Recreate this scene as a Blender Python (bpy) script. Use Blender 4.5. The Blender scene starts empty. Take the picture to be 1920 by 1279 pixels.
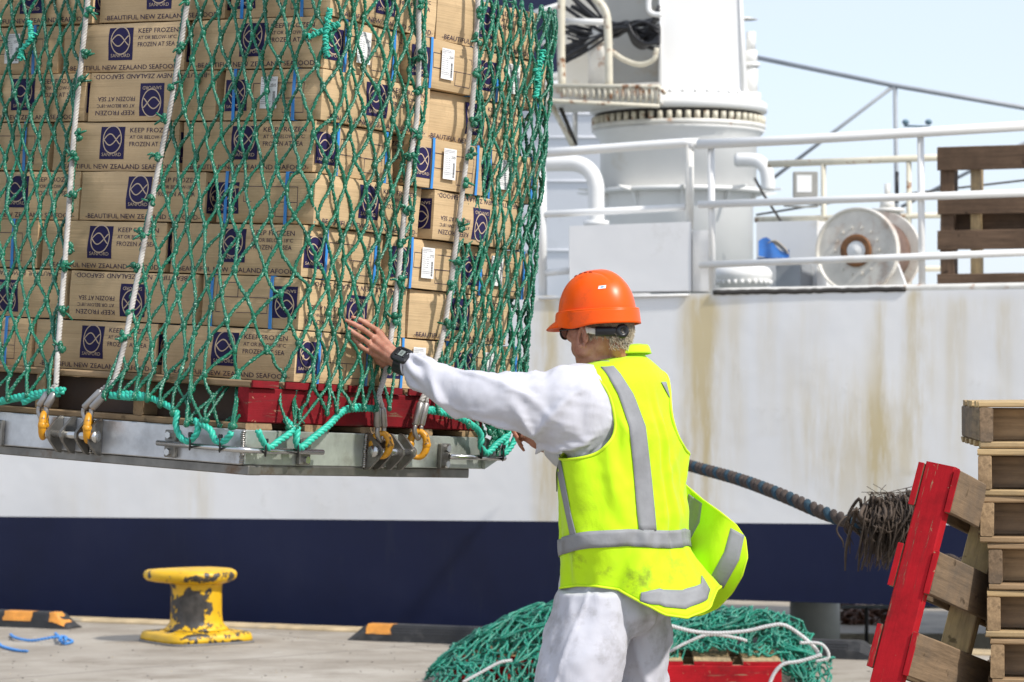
import bpy, math, random
import numpy as np
from mathutils import Vector, Matrix, noise

random.seed(7)
R = math.radians
sc = bpy.context.scene
col = sc.collection

# ------------------------------------------------------------------ camera, sky, sun, exposure
F, CX, HY, CH = 5400.0, 960.0, 725.0, 1.5
cam_d = bpy.data.cameras.new("camera")
cam_d.sensor_width = 36.0
cam_d.lens = F / 1920 * 36
cam_d.shift_y = (HY - 639.5) / 1920
cam_d.clip_start = 0.1
cam_d.clip_end = 5000
cam_d.dof.use_dof = True
cam_d.dof.focus_distance = 9.0
cam_d.dof.aperture_fstop = 6.3
cam = bpy.data.objects.new("camera", cam_d)
col.objects.link(cam)
cam.location = (0, 0, CH)
cam.rotation_euler = (R(90), 0, 0)
sc.camera = cam

SUN_AZ, SUN_EL = R(126), R(45)            # azimuth from +Y towards +X
world = bpy.data.worlds.new("World")
sc.world = world
world.use_nodes = True
wn = world.node_tree.nodes
bg = wn["Background"]
sky = wn.new("ShaderNodeTexSky")
sky.sky_type = 'NISHITA'
sky.sun_disc = False
sky.sun_elevation = SUN_EL
sky.sun_rotation = SUN_AZ
sky.air_density = 1.0
sky.dust_density = 1.0
sky.ozone_density = 1.0
wl = world.node_tree.links                  # thin bright high cloud over the clear sky
wtc = wn.new("ShaderNodeTexCoord"); wmp = wn.new("ShaderNodeMapping"); wmp.inputs['Scale'].default_value = (1, 1, 2.5)
wno = wn.new("ShaderNodeTexNoise"); wno.inputs['Scale'].default_value = 2.2; wno.inputs['Detail'].default_value = 5
wrp = wn.new("ShaderNodeMapRange"); wrp.inputs[1].default_value = .35; wrp.inputs[2].default_value = .65
wrp.inputs[3].default_value = .66; wrp.inputs[4].default_value = .92
wmx = wn.new("ShaderNodeMix"); wmx.data_type = 'RGBA'; wmx.inputs[7].default_value = (3.7, 4.1, 4.9, 1)
wl.new(wtc.outputs['Generated'], wmp.inputs[0]); wl.new(wmp.outputs[0], wno.inputs['Vector']); wl.new(wno.outputs[0], wrp.inputs[0])
wl.new(wrp.outputs[0], wmx.inputs[0]); wl.new(sky.outputs[0], wmx.inputs[6]); wl.new(wmx.outputs[2], bg.inputs[0])
bg.inputs[1].default_value = 0.15
sun_d = bpy.data.lights.new("sun", 'SUN')
sun_d.energy = 3.0
sun_d.angle = R(3)
sun_d.color = (1.0, 0.955, 0.89)
sun = bpy.data.objects.new("sun", sun_d)
col.objects.link(sun)
sdir = Vector((math.sin(SUN_AZ) * math.cos(SUN_EL), math.cos(SUN_AZ) * math.cos(SUN_EL), math.sin(SUN_EL)))
sun.rotation_euler = sdir.to_track_quat('Z', 'Y').to_euler()
sc.view_settings.view_transform = 'Standard'
sc.view_settings.look = 'None'
sc.view_settings.exposure = 0.56
sc.view_settings.gamma = 1.0

# ------------------------------------------------------------------ helpers
def W(px, py, Y):
    return Vector(((px - CX) / F * Y, Y, CH + (HY - py) / F * Y))

def ss(a, b, x):
    t = min(1.0, max(0.0, (x - a) / (b - a)))
    return t * t * (3 - 2 * t)

def interp(tab, x):
    if x <= tab[0][0]:
        return tab[0][1:] if len(tab[0]) > 2 else tab[0][1]
    for a, b in zip(tab, tab[1:]):
        if x <= b[0]:
            t = (x - a[0]) / (b[0] - a[0])
            if len(a) > 2:
                return tuple(a[i] + (b[i] - a[i]) * t for i in range(1, len(a)))
            return a[1] + (b[1] - a[1]) * t
    return tab[-1][1:] if len(tab[-1]) > 2 else tab[-1][1]

def smooth_path(pts, n=6):
    P = [Vector(p) for p in pts]
    if len(P) < 3:
        return P
    out = []
    for i in range(len(P) - 1):
        p0 = P[i - 1] if i else P[0] * 2 - P[1]
        p1, p2 = P[i], P[i + 1]
        p3 = P[i + 2] if i + 2 < len(P) else P[-1] * 2 - P[-2]
        for k in range(n):
            t = k / n
            out.append(0.5 * ((2 * p1) + (p2 - p0) * t + (2 * p0 - 5 * p1 + 4 * p2 - p3) * t * t + (3 * p1 - p0 - 3 * p2 + p3) * t ** 3))
    out.append(P[-1])
    return out

def resample(P, step):
    L = [0]
    for a, b in zip(P, P[1:]):
        L.append(L[-1] + (b - a).length)
    n = max(2, int(L[-1] / step))
    out, j = [], 0
    for i in range(n + 1):
        d = L[-1] * i / n
        while j < len(P) - 2 and L[j + 1] < d:
            j += 1
        seg = L[j + 1] - L[j]
        t = 0 if seg < 1e-9 else (d - L[j]) / seg
        out.append(P[j].lerp(P[j + 1], min(1, max(0, t))))
    return out, L[-1]

def frames(P, up=None):
    fr = []
    n = len(P)
    t0 = (P[1] - P[0]).normalized()
    a = Vector(up) if up else (Vector((0, 0, 1)) if abs(t0.z) < 0.9 else Vector((1, 0, 0)))
    for i in range(n):
        t = (P[min(i + 1, n - 1)] - P[max(i - 1, 0)])
        if t.length < 1e-9:
            t = t0
        t = t.normalized()
        if up:
            a = Vector(up)
        x = a - t * a.dot(t)
        if x.length < 1e-6:
            x = t.orthogonal()
        x.normalize()
        y = t.cross(x)
        fr.append((x, y))
        a = x
        t0 = t
    return fr

MATRIX = {}

class MB:
    def __init__(s):
        s.v, s.f, s.m, s.sm = [], [], [], []
    def add(s, vs, fs, mi=0, sm=False, M=None):
        o = len(s.v)
        if M is not None:
            vs = [M @ Vector(v) for v in vs]
        s.v.extend(tuple(v) for v in vs)
        for f in fs:
            s.f.append(tuple(o + i for i in f))
            s.m.append(mi)
            s.sm.append(sm)
        return s
    def box(s, c, size, M=None, mi=0, bev=0.0):
        c = Vector(c)
        hx, hy, hz = size[0] / 2, size[1] / 2, size[2] / 2
        b = min(bev, hx * .9, hy * .9, hz * .9)
        if b <= 0:
            vs = [c + Vector((x * hx, y * hy, z * hz)) for x in (-1, 1) for y in (-1, 1) for z in (-1, 1)]
            fs = [(0, 1, 3, 2), (4, 6, 7, 5), (0, 4, 5, 1), (2, 3, 7, 6), (0, 2, 6, 4), (1, 5, 7, 3)]
            return s.add(vs, fs, mi, False, M)
        vs, idx = [], {}
        for x in (-1, 1):
            for y in (-1, 1):
                for z in (-1, 1):
                    for ax in range(3):
                        h = [hx - b, hy - b, hz - b]
                        h[ax] += b
                        idx[(x, y, z, ax)] = len(vs)
                        vs.append(c + Vector((x * h[0], y * h[1], z * h[2])))
        fs = []
        for ax in range(3):
            o1, o2 = (ax + 1) % 3, (ax + 2) % 3
            for sg in (-1, 1):
                q = []
                for a, d in ((-1, -1), (1, -1), (1, 1), (-1, 1)):
                    k = [0, 0, 0]; k[ax] = sg; k[o1] = a; k[o2] = d
                    q.append(idx[(k[0], k[1], k[2], ax)])
                fs.append(tuple(q if sg > 0 else q[::-1]))
            for a in (-1, 1):
                for d in (-1, 1):
                    k0 = [0, 0, 0]; k0[ax] = -1; k0[o1] = a; k0[o2] = d
                    k1 = list(k0); k1[ax] = 1
                    q = [idx[tuple(k0) + (o1,)], idx[tuple(k1) + (o1,)], idx[tuple(k1) + (o2,)], idx[tuple(k0) + (o2,)]]
                    fs.append(tuple(q if a * d < 0 else q[::-1]))
        for x in (-1, 1):
            for y in (-1, 1):
                for z in (-1, 1):
                    q = [idx[(x, y, z, 0)], idx[(x, y, z, 1)], idx[(x, y, z, 2)]]
                    fs.append(tuple(q if x * y * z > 0 else q[::-1]))
        return s.add(vs, fs, mi, False, M)
    def tube(s, pts, r, seg=8, mi=0, caps=True, n=0, up=None, ell=None, sm=True):
        P = smooth_path(pts, n) if n else [Vector(p) for p in pts]
        if callable(r):
            rr = [r(i / (len(P) - 1)) for i in range(len(P))]
        elif isinstance(r, (list, tuple)):
            m = len(r) - 1
            rr = []
            for i in range(len(P)):
                x = i / (len(P) - 1) * m
                j = min(int(x), m - 1)
                rr.append(r[j] + (r[j + 1] - r[j]) * (x - j))
        else:
            rr = [r] * len(P)
        fr = frames(P, up)
        vs = []
        for p, (x, y), q in zip(P, fr, rr):
            ex, ey = (q, q) if ell is None else (q * ell[0], q * ell[1])
            for k in range(seg):
                a = 2 * math.pi * k / seg
                vs.append(p + x * (math.cos(a) * ex) + y * (math.sin(a) * ey))
        fs = []
        for i in range(len(P) - 1):
            for k in range(seg):
                a, b = i * seg + k, i * seg + (k + 1) % seg
                fs.append((a, b, b + seg, a + seg))
        if caps:
            fs.append(tuple(range(seg))[::-1])
            e = (len(P) - 1) * seg
            fs.append(tuple(e + k for k in range(seg)))
        return s.add(vs, fs, mi, sm)
    def rope(s, pts, Rr, pitch, strands=3, seg=6, mis=None, n=6, step=None, fat=.56, off=.5):
        P, L = resample(smooth_path(pts, n), step or pitch / 8)
        fr = frames(P)
        for k in range(strands):
            Q = []
            for i, (p, (x, y)) in enumerate(zip(P, fr)):
                a = 2 * math.pi * (k / strands + (L * i / (len(P) - 1)) / pitch)
                Q.append(p + (x * math.cos(a) + y * math.sin(a)) * Rr * off)
            s.tube(Q, Rr * fat, seg, mis[k % len(mis)] if mis else 0)
        return s
    def lathe(s, prof, seg=32, M=None, mi=0, sm=True, caps=True):
        vs, fs = [], []
        for r, z in prof:
            for k in range(seg):
                a = 2 * math.pi * k / seg
                vs.append(Vector((r * math.cos(a), r * math.sin(a), z)))
        for i in range(len(prof) - 1):
            for k in range(seg):
                a, b = i * seg + k, i * seg + (k + 1) % seg
                fs.append((a, b, b + seg, a + seg))
        if caps:
            fs.append(tuple(range(seg))[::-1])
            e = (len(prof) - 1) * seg
            fs.append(tuple(e + k for k in range(seg)))
        return s.add(vs, fs, mi, sm, M)
    def ell(s, c, r, M=None, nu=12, nv=8, mi=0, jit=0):
        c = Vector(c)
        r = (r, r, r) if isinstance(r, (int, float)) else r
        vs, fs = [], []
        for j in range(1, nv):
            t = math.pi * j / nv
            for i in range(nu):
                a = 2 * math.pi * i / nu
                q = 1 + random.uniform(-jit, jit)
                v = Vector((r[0] * math.sin(t) * math.cos(a) * q, r[1] * math.sin(t) * math.sin(a) * q, r[2] * math.cos(t)))
                vs.append(v)
        vs.append(Vector((0, 0, r[2]))); vs.append(Vector((0, 0, -r[2])))
        if M is not None:
            vs = [M @ v for v in vs]
        vs = [c + v for v in vs]
        for j in range(nv - 2):
            for i in range(nu):
                a, b = j * nu + i, j * nu + (i + 1) % nu
                fs.append((a, a + nu, b + nu, b))
        T, B = len(vs) - 2, len(vs) - 1
        for i in range(nu):
            fs.append((T, i, (i + 1) % nu))
            fs.append((B, (nv - 2) * nu + (i + 1) % nu, (nv - 2) * nu + i))
        return s.add(vs, fs, mi, True)
    def prism(s, poly, depth, M=None, mi=0):
        """poly in local XY, extruded along +Z by depth"""
        n = len(poly)
        vs = [Vector((p[0], p[1], 0)) for p in poly] + [Vector((p[0], p[1], depth)) for p in poly]
        fs = [tuple(range(n))[::-1], tuple(range(n, 2 * n))]
        for i in range(n):
            j = (i + 1) % n
            fs.append((i, j, n + j, n + i))
        return s.add(vs, fs, mi, False, M)
    def grid(s, fn, nu, nv, mi=0, sm=True, keep=None, wrap=False):
        vs = [fn(i / nu, j / nv) for j in range(nv + 1) for i in range(nu + (0 if wrap else 1))]
        w = nu if wrap else nu + 1
        fs = []
        for j in range(nv):
            for i in range(nu):
                if keep and not keep((i + .5) / nu, (j + .5) / nv):
                    continue
                a, b = j * w + i, j * w + (i + 1) % w
                fs.append((a, b, b + w, a + w))
        return s.add(vs, fs, mi, sm)
    def mesh(s, name, mats):
        me = bpy.data.meshes.new(name)
        me.from_pydata(s.v, [], s.f)
        for m in (mats if isinstance(mats, (list, tuple)) else [mats]):
            me.materials.append(m)
        me.polygons.foreach_set('material_index', s.m)
        me.polygons.foreach_set('use_smooth', s.sm)
        me.update()
        return me
    def build(s, name, mats, parent=None, local=False):
        if parent is not None and not local:
            rt = parent
            while rt.parent:
                rt = rt.parent
            Mi = MATRIX[rt.name].inverted()
            s.v = [tuple(Mi @ Vector(v)) for v in s.v]
        o = bpy.data.objects.new(name, s.mesh(name, mats))
        col.objects.link(o)
        if parent is not None:
            o.parent = parent
        else:
            MATRIX[o.name] = Matrix.Identity(4)
        return o

def tag(o, label=None, cat=None, group=None, kind=None):
    if label: o['label'] = label
    if cat: o['category'] = cat
    if group: o['group'] = group
    if kind: o['kind'] = kind
    return o

def thing(name, label, cat, loc=(0, 0, 0), M=None, group=None):
    o = bpy.data.objects.new(name, None)
    o.empty_display_size = .1
    col.objects.link(o)
    M = Matrix.Translation(Vector(loc)) if M is None else M
    o.matrix_world = M
    MATRIX[o.name] = M.copy()
    return tag(o, label, cat, group)

def single(mb, name, mats, label, cat, loc, group=None):
    """a thing that is one mesh, its origin at its base"""
    loc = Vector(loc)
    mb.v = [tuple(Vector(v) - loc) for v in mb.v]
    o = mb.build(name, mats)
    o.location = loc
    MATRIX[o.name] = Matrix.Translation(loc)
    return tag(o, label, cat, group)

# ------------------------------------------------------------------ materials
def new_mat(name):
    m = bpy.data.materials.new(name)
    m.use_nodes = True
    return m, m.node_tree, m.node_tree.nodes['Principled BSDF']

def N(nt, kind, **kw):
    n = nt.nodes.new(kind)
    for k, v in kw.items():
        if k in n.inputs.keys():
            n.inputs[k].default_value = v
        else:
            setattr(n, k, v)
    return n

def coords(nt, scale=(1, 1, 1), src='Object'):
    tc = nt.nodes.new('ShaderNodeTexCoord')
    mp = nt.nodes.new('ShaderNodeMapping')
    mp.inputs['Scale'].default_value = scale
    nt.links.new(tc.outputs[src], mp.inputs[0])
    return mp.outputs[0]

def noise_n(nt, vec, scale, detail=4, rough=.6):
    n = nt.nodes.new('ShaderNodeTexNoise')
    n.inputs['Scale'].default_value = scale
    n.inputs['Detail'].default_value = detail
    n.inputs['Roughness'].default_value = rough
    nt.links.new(vec, n.inputs['Vector'])
    return n.outputs[0]

def ramp(nt, fac, stops):
    r = nt.nodes.new('ShaderNodeValToRGB')
    e = r.color_ramp.elements
    while len(e) > 1:
        e.remove(e[-1])
    e[0].position, e[0].color = stops[0][0], tuple(stops[0][1]) + (1,)
    for p, c in stops[1:]:
        x = e.new(p)
        x.color = tuple(c) + (1,)
    nt.links.new(fac, r.inputs[0])
    return r.outputs[0]

def mix(nt, fac, a, b, mode='MIX'):
    m = nt.nodes.new('ShaderNodeMix')
    m.data_type = 'RGBA'
    m.blend_type = mode
    for sock, val in ((m.inputs[0], fac), (m.inputs[6], a), (m.inputs[7], b)):
        if hasattr(val, 'links'):
            nt.links.new(val, sock)
        elif isinstance(val, (tuple, list)):
            sock.default_value = tuple(val) + ((1,) if len(val) == 3 else ())
        else:
            sock.default_value = val
    return m.outputs[2]

def mul(c, k):
    return tuple(min(1, x * k) for x in c)

def mat(name, c, rough=.6, metal=0, var=.15, vs=6, bump=0, bs=60, st=(1, 1, 1), dirt=None, ds=3, dlo=.55, dhi=.7, spec=.5, sub=0, coat=0, bst=None):
    """noise-varied colour, optional dirt colour laid on in patches, optional bump"""
    m, nt, b = new_mat(name)
    v = coords(nt, st)
    base = ramp(nt, noise_n(nt, v, vs, 5), [(.3, mul(c, 1 - var)), (.7, mul(c, 1 + var))])
    if dirt:
        f = ramp(nt, noise_n(nt, v, ds, 7, .65), [(dlo, (0, 0, 0)), (dhi, (1, 1, 1))])
        base = mix(nt, f, base, dirt)
    nt.links.new(base, b.inputs['Base Color'])
    b.inputs['Roughness'].default_value = rough
    b.inputs['Metallic'].default_value = metal
    b.inputs['Specular IOR Level'].default_value = spec
    if coat:
        b.inputs['Coat Weight'].default_value = coat
        b.inputs['Coat Roughness'].default_value = .1
    if sub:
        b.inputs['Subsurface Weight'].default_value = sub
        b.inputs['Subsurface Scale'].default_value = .01
        b.inputs['Subsurface Radius'].default_value = (1, .35, .2)
    if bump:
        bn = nt.nodes.new('ShaderNodeBump')
        bn.inputs['Distance'].default_value = bump
        bn.inputs['Strength'].default_value = 1
        v2 = coords(nt, bst or st)
        nt.links.new(noise_n(nt, v2, bs, 4), bn.inputs['Height'])
        nt.links.new(bn.outputs[0], b.inputs['Normal'])
    return m

def wood_mat(name, c, grain=0, dark=.45, paint=None, wear=(.56, .62), weather=None, paintscale=5):
    """grain runs along axis `grain` of the object; paint worn through to wood in patches"""
    m, nt, b = new_mat(name)
    st = [9, 9, 9]; st[grain] = .7
    v = coords(nt, tuple(st))
    g = noise_n(nt, v, 6, 6, .65)
    base = ramp(nt, g, [(.28, mul(c, dark)), (.48, mul(c, .85)), (.6, c), (.8, mul(c, 1.2))])
    v1 = coords(nt)
    big = noise_n(nt, v1, 2.3, 6, .7)
    base = mix(nt, ramp(nt, big, [(.42, (0, 0, 0)), (.68, (1, 1, 1))]), base, weather or mul(c, .5))
    spots = ramp(nt, noise_n(nt, v1, 17, 3, .5), [(.66, (0, 0, 0)), (.72, (1, 1, 1))])
    base = mix(nt, spots, base, mul(c, .3))
    if paint:
        pn = noise_n(nt, v, paintscale, 8, .75)
        pm = ramp(nt, pn, [(wear[0], (1, 1, 1)), (wear[1], (0, 0, 0))])
        pv = ramp(nt, noise_n(nt, v1, 6, 7, .7), [(.3, mul(paint, .5)), (.5, mul(paint, .9)), (.7, mul(paint, 1.1))])
        gr = ramp(nt, noise_n(nt, v, 2.5, 8, .75), [(.54, (0, 0, 0)), (.68, (.8, .8, .8))])
        pv = mix(nt, gr, pv, (paint[0] * .35, .02, .02))
        sc2 = ramp(nt, noise_n(nt, v1, 28, 4, .7), [(.66, (0, 0, 0)), (.70, (.9, .9, .9))])
        pv = mix(nt, sc2, pv, (.42, .22, .13))
        base = mix(nt, pm, base, pv)
    nt.links.new(base, b.inputs['Base Color'])
    b.inputs['Roughness'].default_value = .8
    b.inputs['Specular IOR Level'].default_value = .25
    bn = nt.nodes.new('ShaderNodeBump')
    bn.inputs['Distance'].default_value = .002
    nt.links.new(g, bn.inputs['Height'])
    nt.links.new(bn.outputs[0], b.inputs['Normal'])
    return m

def chip_mat(name, paint, under, scale=4, lo=.5, hi=.53, rough=.45, bump=.001, attr=None):
    m, nt, b = new_mat(name)
    v = coords(nt)
    n = noise_n(nt, v, scale, 9, .68)
    if attr:
        at = nt.nodes.new('ShaderNodeAttribute'); at.attribute_name = attr
        ad = nt.nodes.new('ShaderNodeMath'); ad.operation = 'ADD'
        nt.links.new(n, ad.inputs[0]); nt.links.new(at.outputs['Fac'], ad.inputs[1])
        n = ad.outputs[0]
    f = ramp(nt, n, [(lo, (0, 0, 0)), (hi, (1, 1, 1))])
    p = ramp(nt, noise_n(nt, v, 7, 5), [(.3, mul(paint, .8)), (.7, mul(paint, 1.1))])
    u = ramp(nt, noise_n(nt, v, 20, 5), [(.35, mul(under, .6)), (.65, mul(under, 1.5))])
    nt.links.new(mix(nt, f, p, u), b.inputs['Base Color'])
    b.inputs['Roughness'].default_value = rough
    bn = nt.nodes.new('ShaderNodeBump')
    bn.inputs['Distance'].default_value = bump
    bn.invert = True
    nt.links.new(f, bn.inputs['Height'])
    nt.links.new(bn.outputs[0], b.inputs['Normal'])
    return m
# ------------------------------------------------------------------ shared materials
M_white = mat('white_ship_paint', (.76, .755, .73), rough=.4, var=.05, vs=2, dirt=(.55, .47, .33), ds=1.6, dlo=.6, dhi=.85)
M_rustpaint = chip_mat('rusty_white_paint', (.74, .72, .66), (.30, .13, .04), scale=5, lo=.575, hi=.66)
M_cream = chip_mat('cream_rail_paint', (.66, .61, .48), (.22, .09, .03), scale=7, lo=.56, hi=.62)
M_darkgap = mat('grimy_dark_steel', (.045, .04, .035), rough=.7)
M_black = mat('black_rubber_hose', (.012, .012, .014), rough=.45)
M_navy = mat('navy_paint_dull', (.012, .018, .06), rough=.6)
M_steel = mat('galvanised_steel', (.54, .55, .56), rough=.38, metal=.6, var=.2, vs=12, dirt=(.2, .18, .15), ds=5, dlo=.58, dhi=.8, bump=.0008, bs=30)
M_greypipe = mat('grey_pipe', (.32, .34, .36), rough=.5, var=.1)

# ------------------------------------------------------------------ quay, sea
QA, QM = 17.33, .425
def qy(x, off=0): return QA + off - QM * x
qn = Vector((QM, 1, 0)).normalized()
qt = Vector((1, -QM, 0)).normalized()

def concrete():
    m, nt, b = new_mat('worn_concrete')
    v = coords(nt)
    n1 = noise_n(nt, v, .9, 8, .62)
    vs_ = coords(nt, (.9, 1.5, 1))
    n2 = noise_n(nt, vs_, 1.6, 7, .7)
    base = ramp(nt, n1, [(.3, (.25, .215, .17)), (.5, (.34, .30, .245)), (.72, (.43, .39, .33))])
    base = mix(nt, ramp(nt, n2, [(.46, (0, 0, 0)), (.68, (.85, .85, .85))]), base, (.19, .155, .115))
    sp = ramp(nt, noise_n(nt, v, 14, 4, .7), [(.68, (0, 0, 0)), (.74, (.8, .8, .8))])
    base = mix(nt, sp, base, (.09, .08, .07))
    lt = ramp(nt, noise_n(nt, v, 5, 5, .7), [(.64, (0, 0, 0)), (.72, (.6, .6, .6))])
    base = mix(nt, lt, base, (.62, .59, .52))
    # cast joints between the slabs
    vr = nt.nodes.new('ShaderNodeTexCoord')
    mp = nt.nodes.new('ShaderNodeMapping')
    mp.inputs['Rotation'].default_value = (0, 0, math.atan(QM) + .42)
    nt.links.new(vr.outputs['Object'], mp.inputs[0])
    br = nt.nodes.new('ShaderNodeTexBrick')
    br.offset = 0
    br.inputs['Scale'].default_value = 1
    br.inputs['Mortar Size'].default_value = .008
    br.inputs['Brick Width'].default_value = 4.2
    br.inputs['Row Height'].default_value = 3.6
    nt.links.new(mp.outputs[0], br.inputs['Vector'])
    base = mix(nt, br.outputs['Fac'], base, (.13, .11, .09))
    nt.links.new(base, b.inputs['Base Color'])
    b.inputs['Roughness'].default_value = .85
    bn = nt.nodes.new('ShaderNodeBump'); bn.inputs['Distance'].default_value = .006
    nt.links.new(noise_n(nt, v, 18, 8, .7), bn.inputs['Height'])
    nt.links.new(bn.outputs[0], b.inputs['Normal'])
    return m

mb = MB()
x0, x1 = -70, 40
edge_l, edge_r = Vector((x0, qy(x0), 0)), Vector((x1, qy(x1), 0))
vs = [(x0, -400, 0), (x1 + 300, -400, 0), (x1, qy(x1), 0), (x0, qy(x0), 0)]
mb.add(vs, [(0, 1, 2, 3)])
ground = mb.build('ground', concrete())
ground['kind'] = 'structure'
mb = MB()
mb.add([(x0, qy(x0), -3), (x1, qy(x1), -3), (x1, qy(x1), -.3), (x0, qy(x0), -.3)], [(0, 1, 2, 3)])
o = mb.build('quay_face', mat('wet_concrete', (.16, .15, .13), var=.3, vs=1)); o['kind'] = 'structure'
mb = MB()
a = R(0)
Mq = Matrix.Translation(Vector((0, QA, 0)) - qn * .07) @ Matrix(((qt.x, qn.x, 0, 0), (qt.y, qn.y, 0, 0), (0, 0, 1, 0), (0, 0, 0, 1)))
mb.box((0, .02, -.14), (90, .18, .32), Mq, bev=.012)
o = mb.build('kerb', mat('ochre_painted_edge', (.50, .38, .22), var=.3, vs=5, dirt=(.30, .26, .2), ds=3)); o['kind'] = 'structure'
mb = MB()
mb.add([(-900, -200, -1.6), (900, -200, -1.6), (900, 3000, -1.6), (-900, 3000, -1.6)], [(0, 1, 2, 3)])
o = mb.build('sea', mat('harbour_water', (.02, .05, .06), rough=.12, bump=.05, bs=1.5)); o['kind'] = 'structure'

# ------------------------------------------------------------------ the ship
HA = 18.1
def Hy(px, off=0): return (HA + off) / (1 + QM * (px - CX) / F)
def H(px, py, off=0): return W(px, py, Hy(px, off))
def HX(x, off=0): return HA + off - QM * x

streaks = [(1308, 24, 560, 960, 1.3), (1335, 16, 560, 940, .9), (1378, 14, 560, 900, .5), (1030, 22, 560, 975, 1.1), (1012, 9, 600, 970, .4), (378, 16, 840, 966, .8),
           (325, 40, 840, 966, .25), (1722, 22, 555, 830, 1.1), (1600, 80, 640, 960, .45), (1565, 26, 700, 960, .35), (1652, 18, 570, 960, .6), (1790, 16, 560, 900, .45), (1440, 14, 560, 760, .4), (1520, 22, 560, 980, .25),
           (1660, 45, 700, 960, .5), (1850, 60, 560, 700, .3), (150, 60, 860, 966, .3), (620, 60, 880, 966, .2), (1880, 14, 560, 760, .4), (1480, 10, 600, 860, .3)]
def hull_white():
    m, nt, b = new_mat('hull_white_paint')
    at = nt.nodes.new('ShaderNodeAttribute'); at.attribute_name = 'stain'
    v = coords(nt, (1, 1, .12))
    v0 = coords(nt)
    n = noise_n(nt, v, 7, 7, .7)
    base = ramp(nt, noise_n(nt, v0, .8, 5), [(.35, (.77, .77, .765)), (.65, (.84, .835, .82))])
    f = nt.nodes.new('ShaderNodeMath'); f.operation = 'MULTIPLY'
    g = ramp(nt, n, [(.36, (.12, .12, .12)), (.56, (1, 1, 1))])
    nt.links.new(at.outputs['Fac'], f.inputs[0]); nt.links.new(g, f.inputs[1])
    base = mix(nt, f.outputs[0], base, (.60, .50, .30))
    sc_ = ramp(nt, noise_n(nt, v0, 3.2, 9, .75), [(.58, (0, 0, 0)), (.78, (.5, .5, .5))])
    base = mix(nt, sc_, base, (.50, .48, .43))
    nt.links.new(base, b.inputs['Base Color'])
    b.inputs['Roughness'].default_value = .38
    bn = nt.nodes.new('ShaderNodeBump'); bn.inputs['Distance'].default_value = .01
    nt.links.new(noise_n(nt, v0, 1.6, 3), bn.inputs['Height'])
    nt.links.new(bn.outputs[0], b.inputs['Normal'])
    return m
M_hull = hull_white()
def hull_blue():
    m, nt, b = new_mat('hull_navy_paint')
    v = coords(nt, (1, 1, .6)); v2 = coords(nt, (.8, .8, .15))
    base = ramp(nt, noise_n(nt, v, 1.1, 8, .65), [(.3, (.004, .007, .030)), (.55, (.005, .009, .040)), (.75, (.010, .014, .045))])
    f = ramp(nt, noise_n(nt, v2, 5, 7, .75), [(.58, (0, 0, 0)), (.8, (.35, .35, .35))])
    base = mix(nt, f, base, (.035, .04, .05))
    nt.links.new(base, b.inputs['Base Color'])
    b.inputs['Roughness'].default_value = .5
    b.inputs['Specular IOR Level'].default_value = .3
    bn = nt.nodes.new('ShaderNodeBump'); bn.inputs['Distance'].default_value = .012
    nt.links.new(noise_n(nt, coords(nt), 1.3, 3), bn.inputs['Height'])
    nt.links.new(bn.outputs[0], b.inputs['Normal'])
    return m
M_hblue = hull_blue()

def px_of(p): return CX + p.x / p.y * F, HY - (p.z - CH) / p.y * F
def waterline(x): return .655 + .011 * x
ship = thing('fishing_ship', 'white and navy trawler moored along the quay, rust streaks down its side', 'ship', (0, HA, 0))
def hull_patch(name, xa, xb, zf0, zf1, nx, nz, mats, off=0):
    mb = MB()
    def fn(a, b):
        x = xa + (xb - xa) * a
        z0, z1 = zf0(x), zf1(x)
        z = z0 + (z1 - z0) * b
        return Vector((x, HX(x, off) + .012 * noise.noise(Vector((x * .9, z * 1.1, 3))), z))
    mb.grid(fn, nx, nz)
    # return edges so the plating has thickness
    for z_f, sg in ((zf1, 1), (zf0, -1)):
        vs = []
        for i in range(nx + 1):
            x = xa + (xb - xa) * i / nx
            y = HX(x, off) + .012 * noise.noise(Vector((x * .9, z_f(x) * 1.1, 3)))
            vs += [(x, y, z_f(x)), (x, y + .3, z_f(x))]
        mb.add(vs, [(2 * i, 2 * i + 2, 2 * i + 3, 2 * i + 1) for i in range(nx)])
    for x in (xa, xb):
        mb.add([(x, HX(x, off), zf0(x)), (x, HX(x, off), zf1(x)), (x, HX(x, off) + .3, zf1(x)), (x, HX(x, off) + .3, zf0(x))], [(0, 1, 2, 3)])
    world_v = [Vector(v) for v in mb.v]
    o = mb.build(name, mats, ship)
    at = o.data.attributes.new('stain', 'FLOAT', 'POINT')
    vals = []
    for v in world_v:
        px, py = px_of(v)
        s = 0
        wob = 14 * noise.noise(Vector((py * .01, 5, 1)))
        for sp, w, ya, yb, st in streaks:
            if ya - 20 < py < yb + 60:
                d = abs(px + wob * .4 - sp) / w
                if d < 2.2:
                    s += st * (1 - ss(.1, 2.1, d)) * ss(ya - 20, ya + (15 if ya < 600 else 130) + 40 * noise.noise(Vector((px * .03, 2, 1))), py) * (1 - ss(yb - 120, yb + 50, py) * .6) * (.55 + .45 * noise.noise(Vector((v.x * 30, v.z * 1.2, 0))) + .25)
        vals.append(min(1, s))
    at.data.foreach_set('value', vals)
    return o
xs = H(1240, 1130).x
hull_patch('hull', -14, 7, waterline, lambda x: 2.07, 760, 60, M_hull)
hull_patch('hull_band', -14, xs, lambda x: -.9, waterline, 300, 30, M_hblue)
hull_patch('hull_band', xs, 7, lambda x: .20, waterline, 160, 14, M_hblue)
mb = MB()
mb.tube([H(1010, 560, -.01), H(1180, 556, -.01), H(1292, 553, -.01)], .008, 6)
mb.build('weld_seam', M_white, ship)
xl, xr = H(1068, 500).x, H(1296, 500).x
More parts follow.
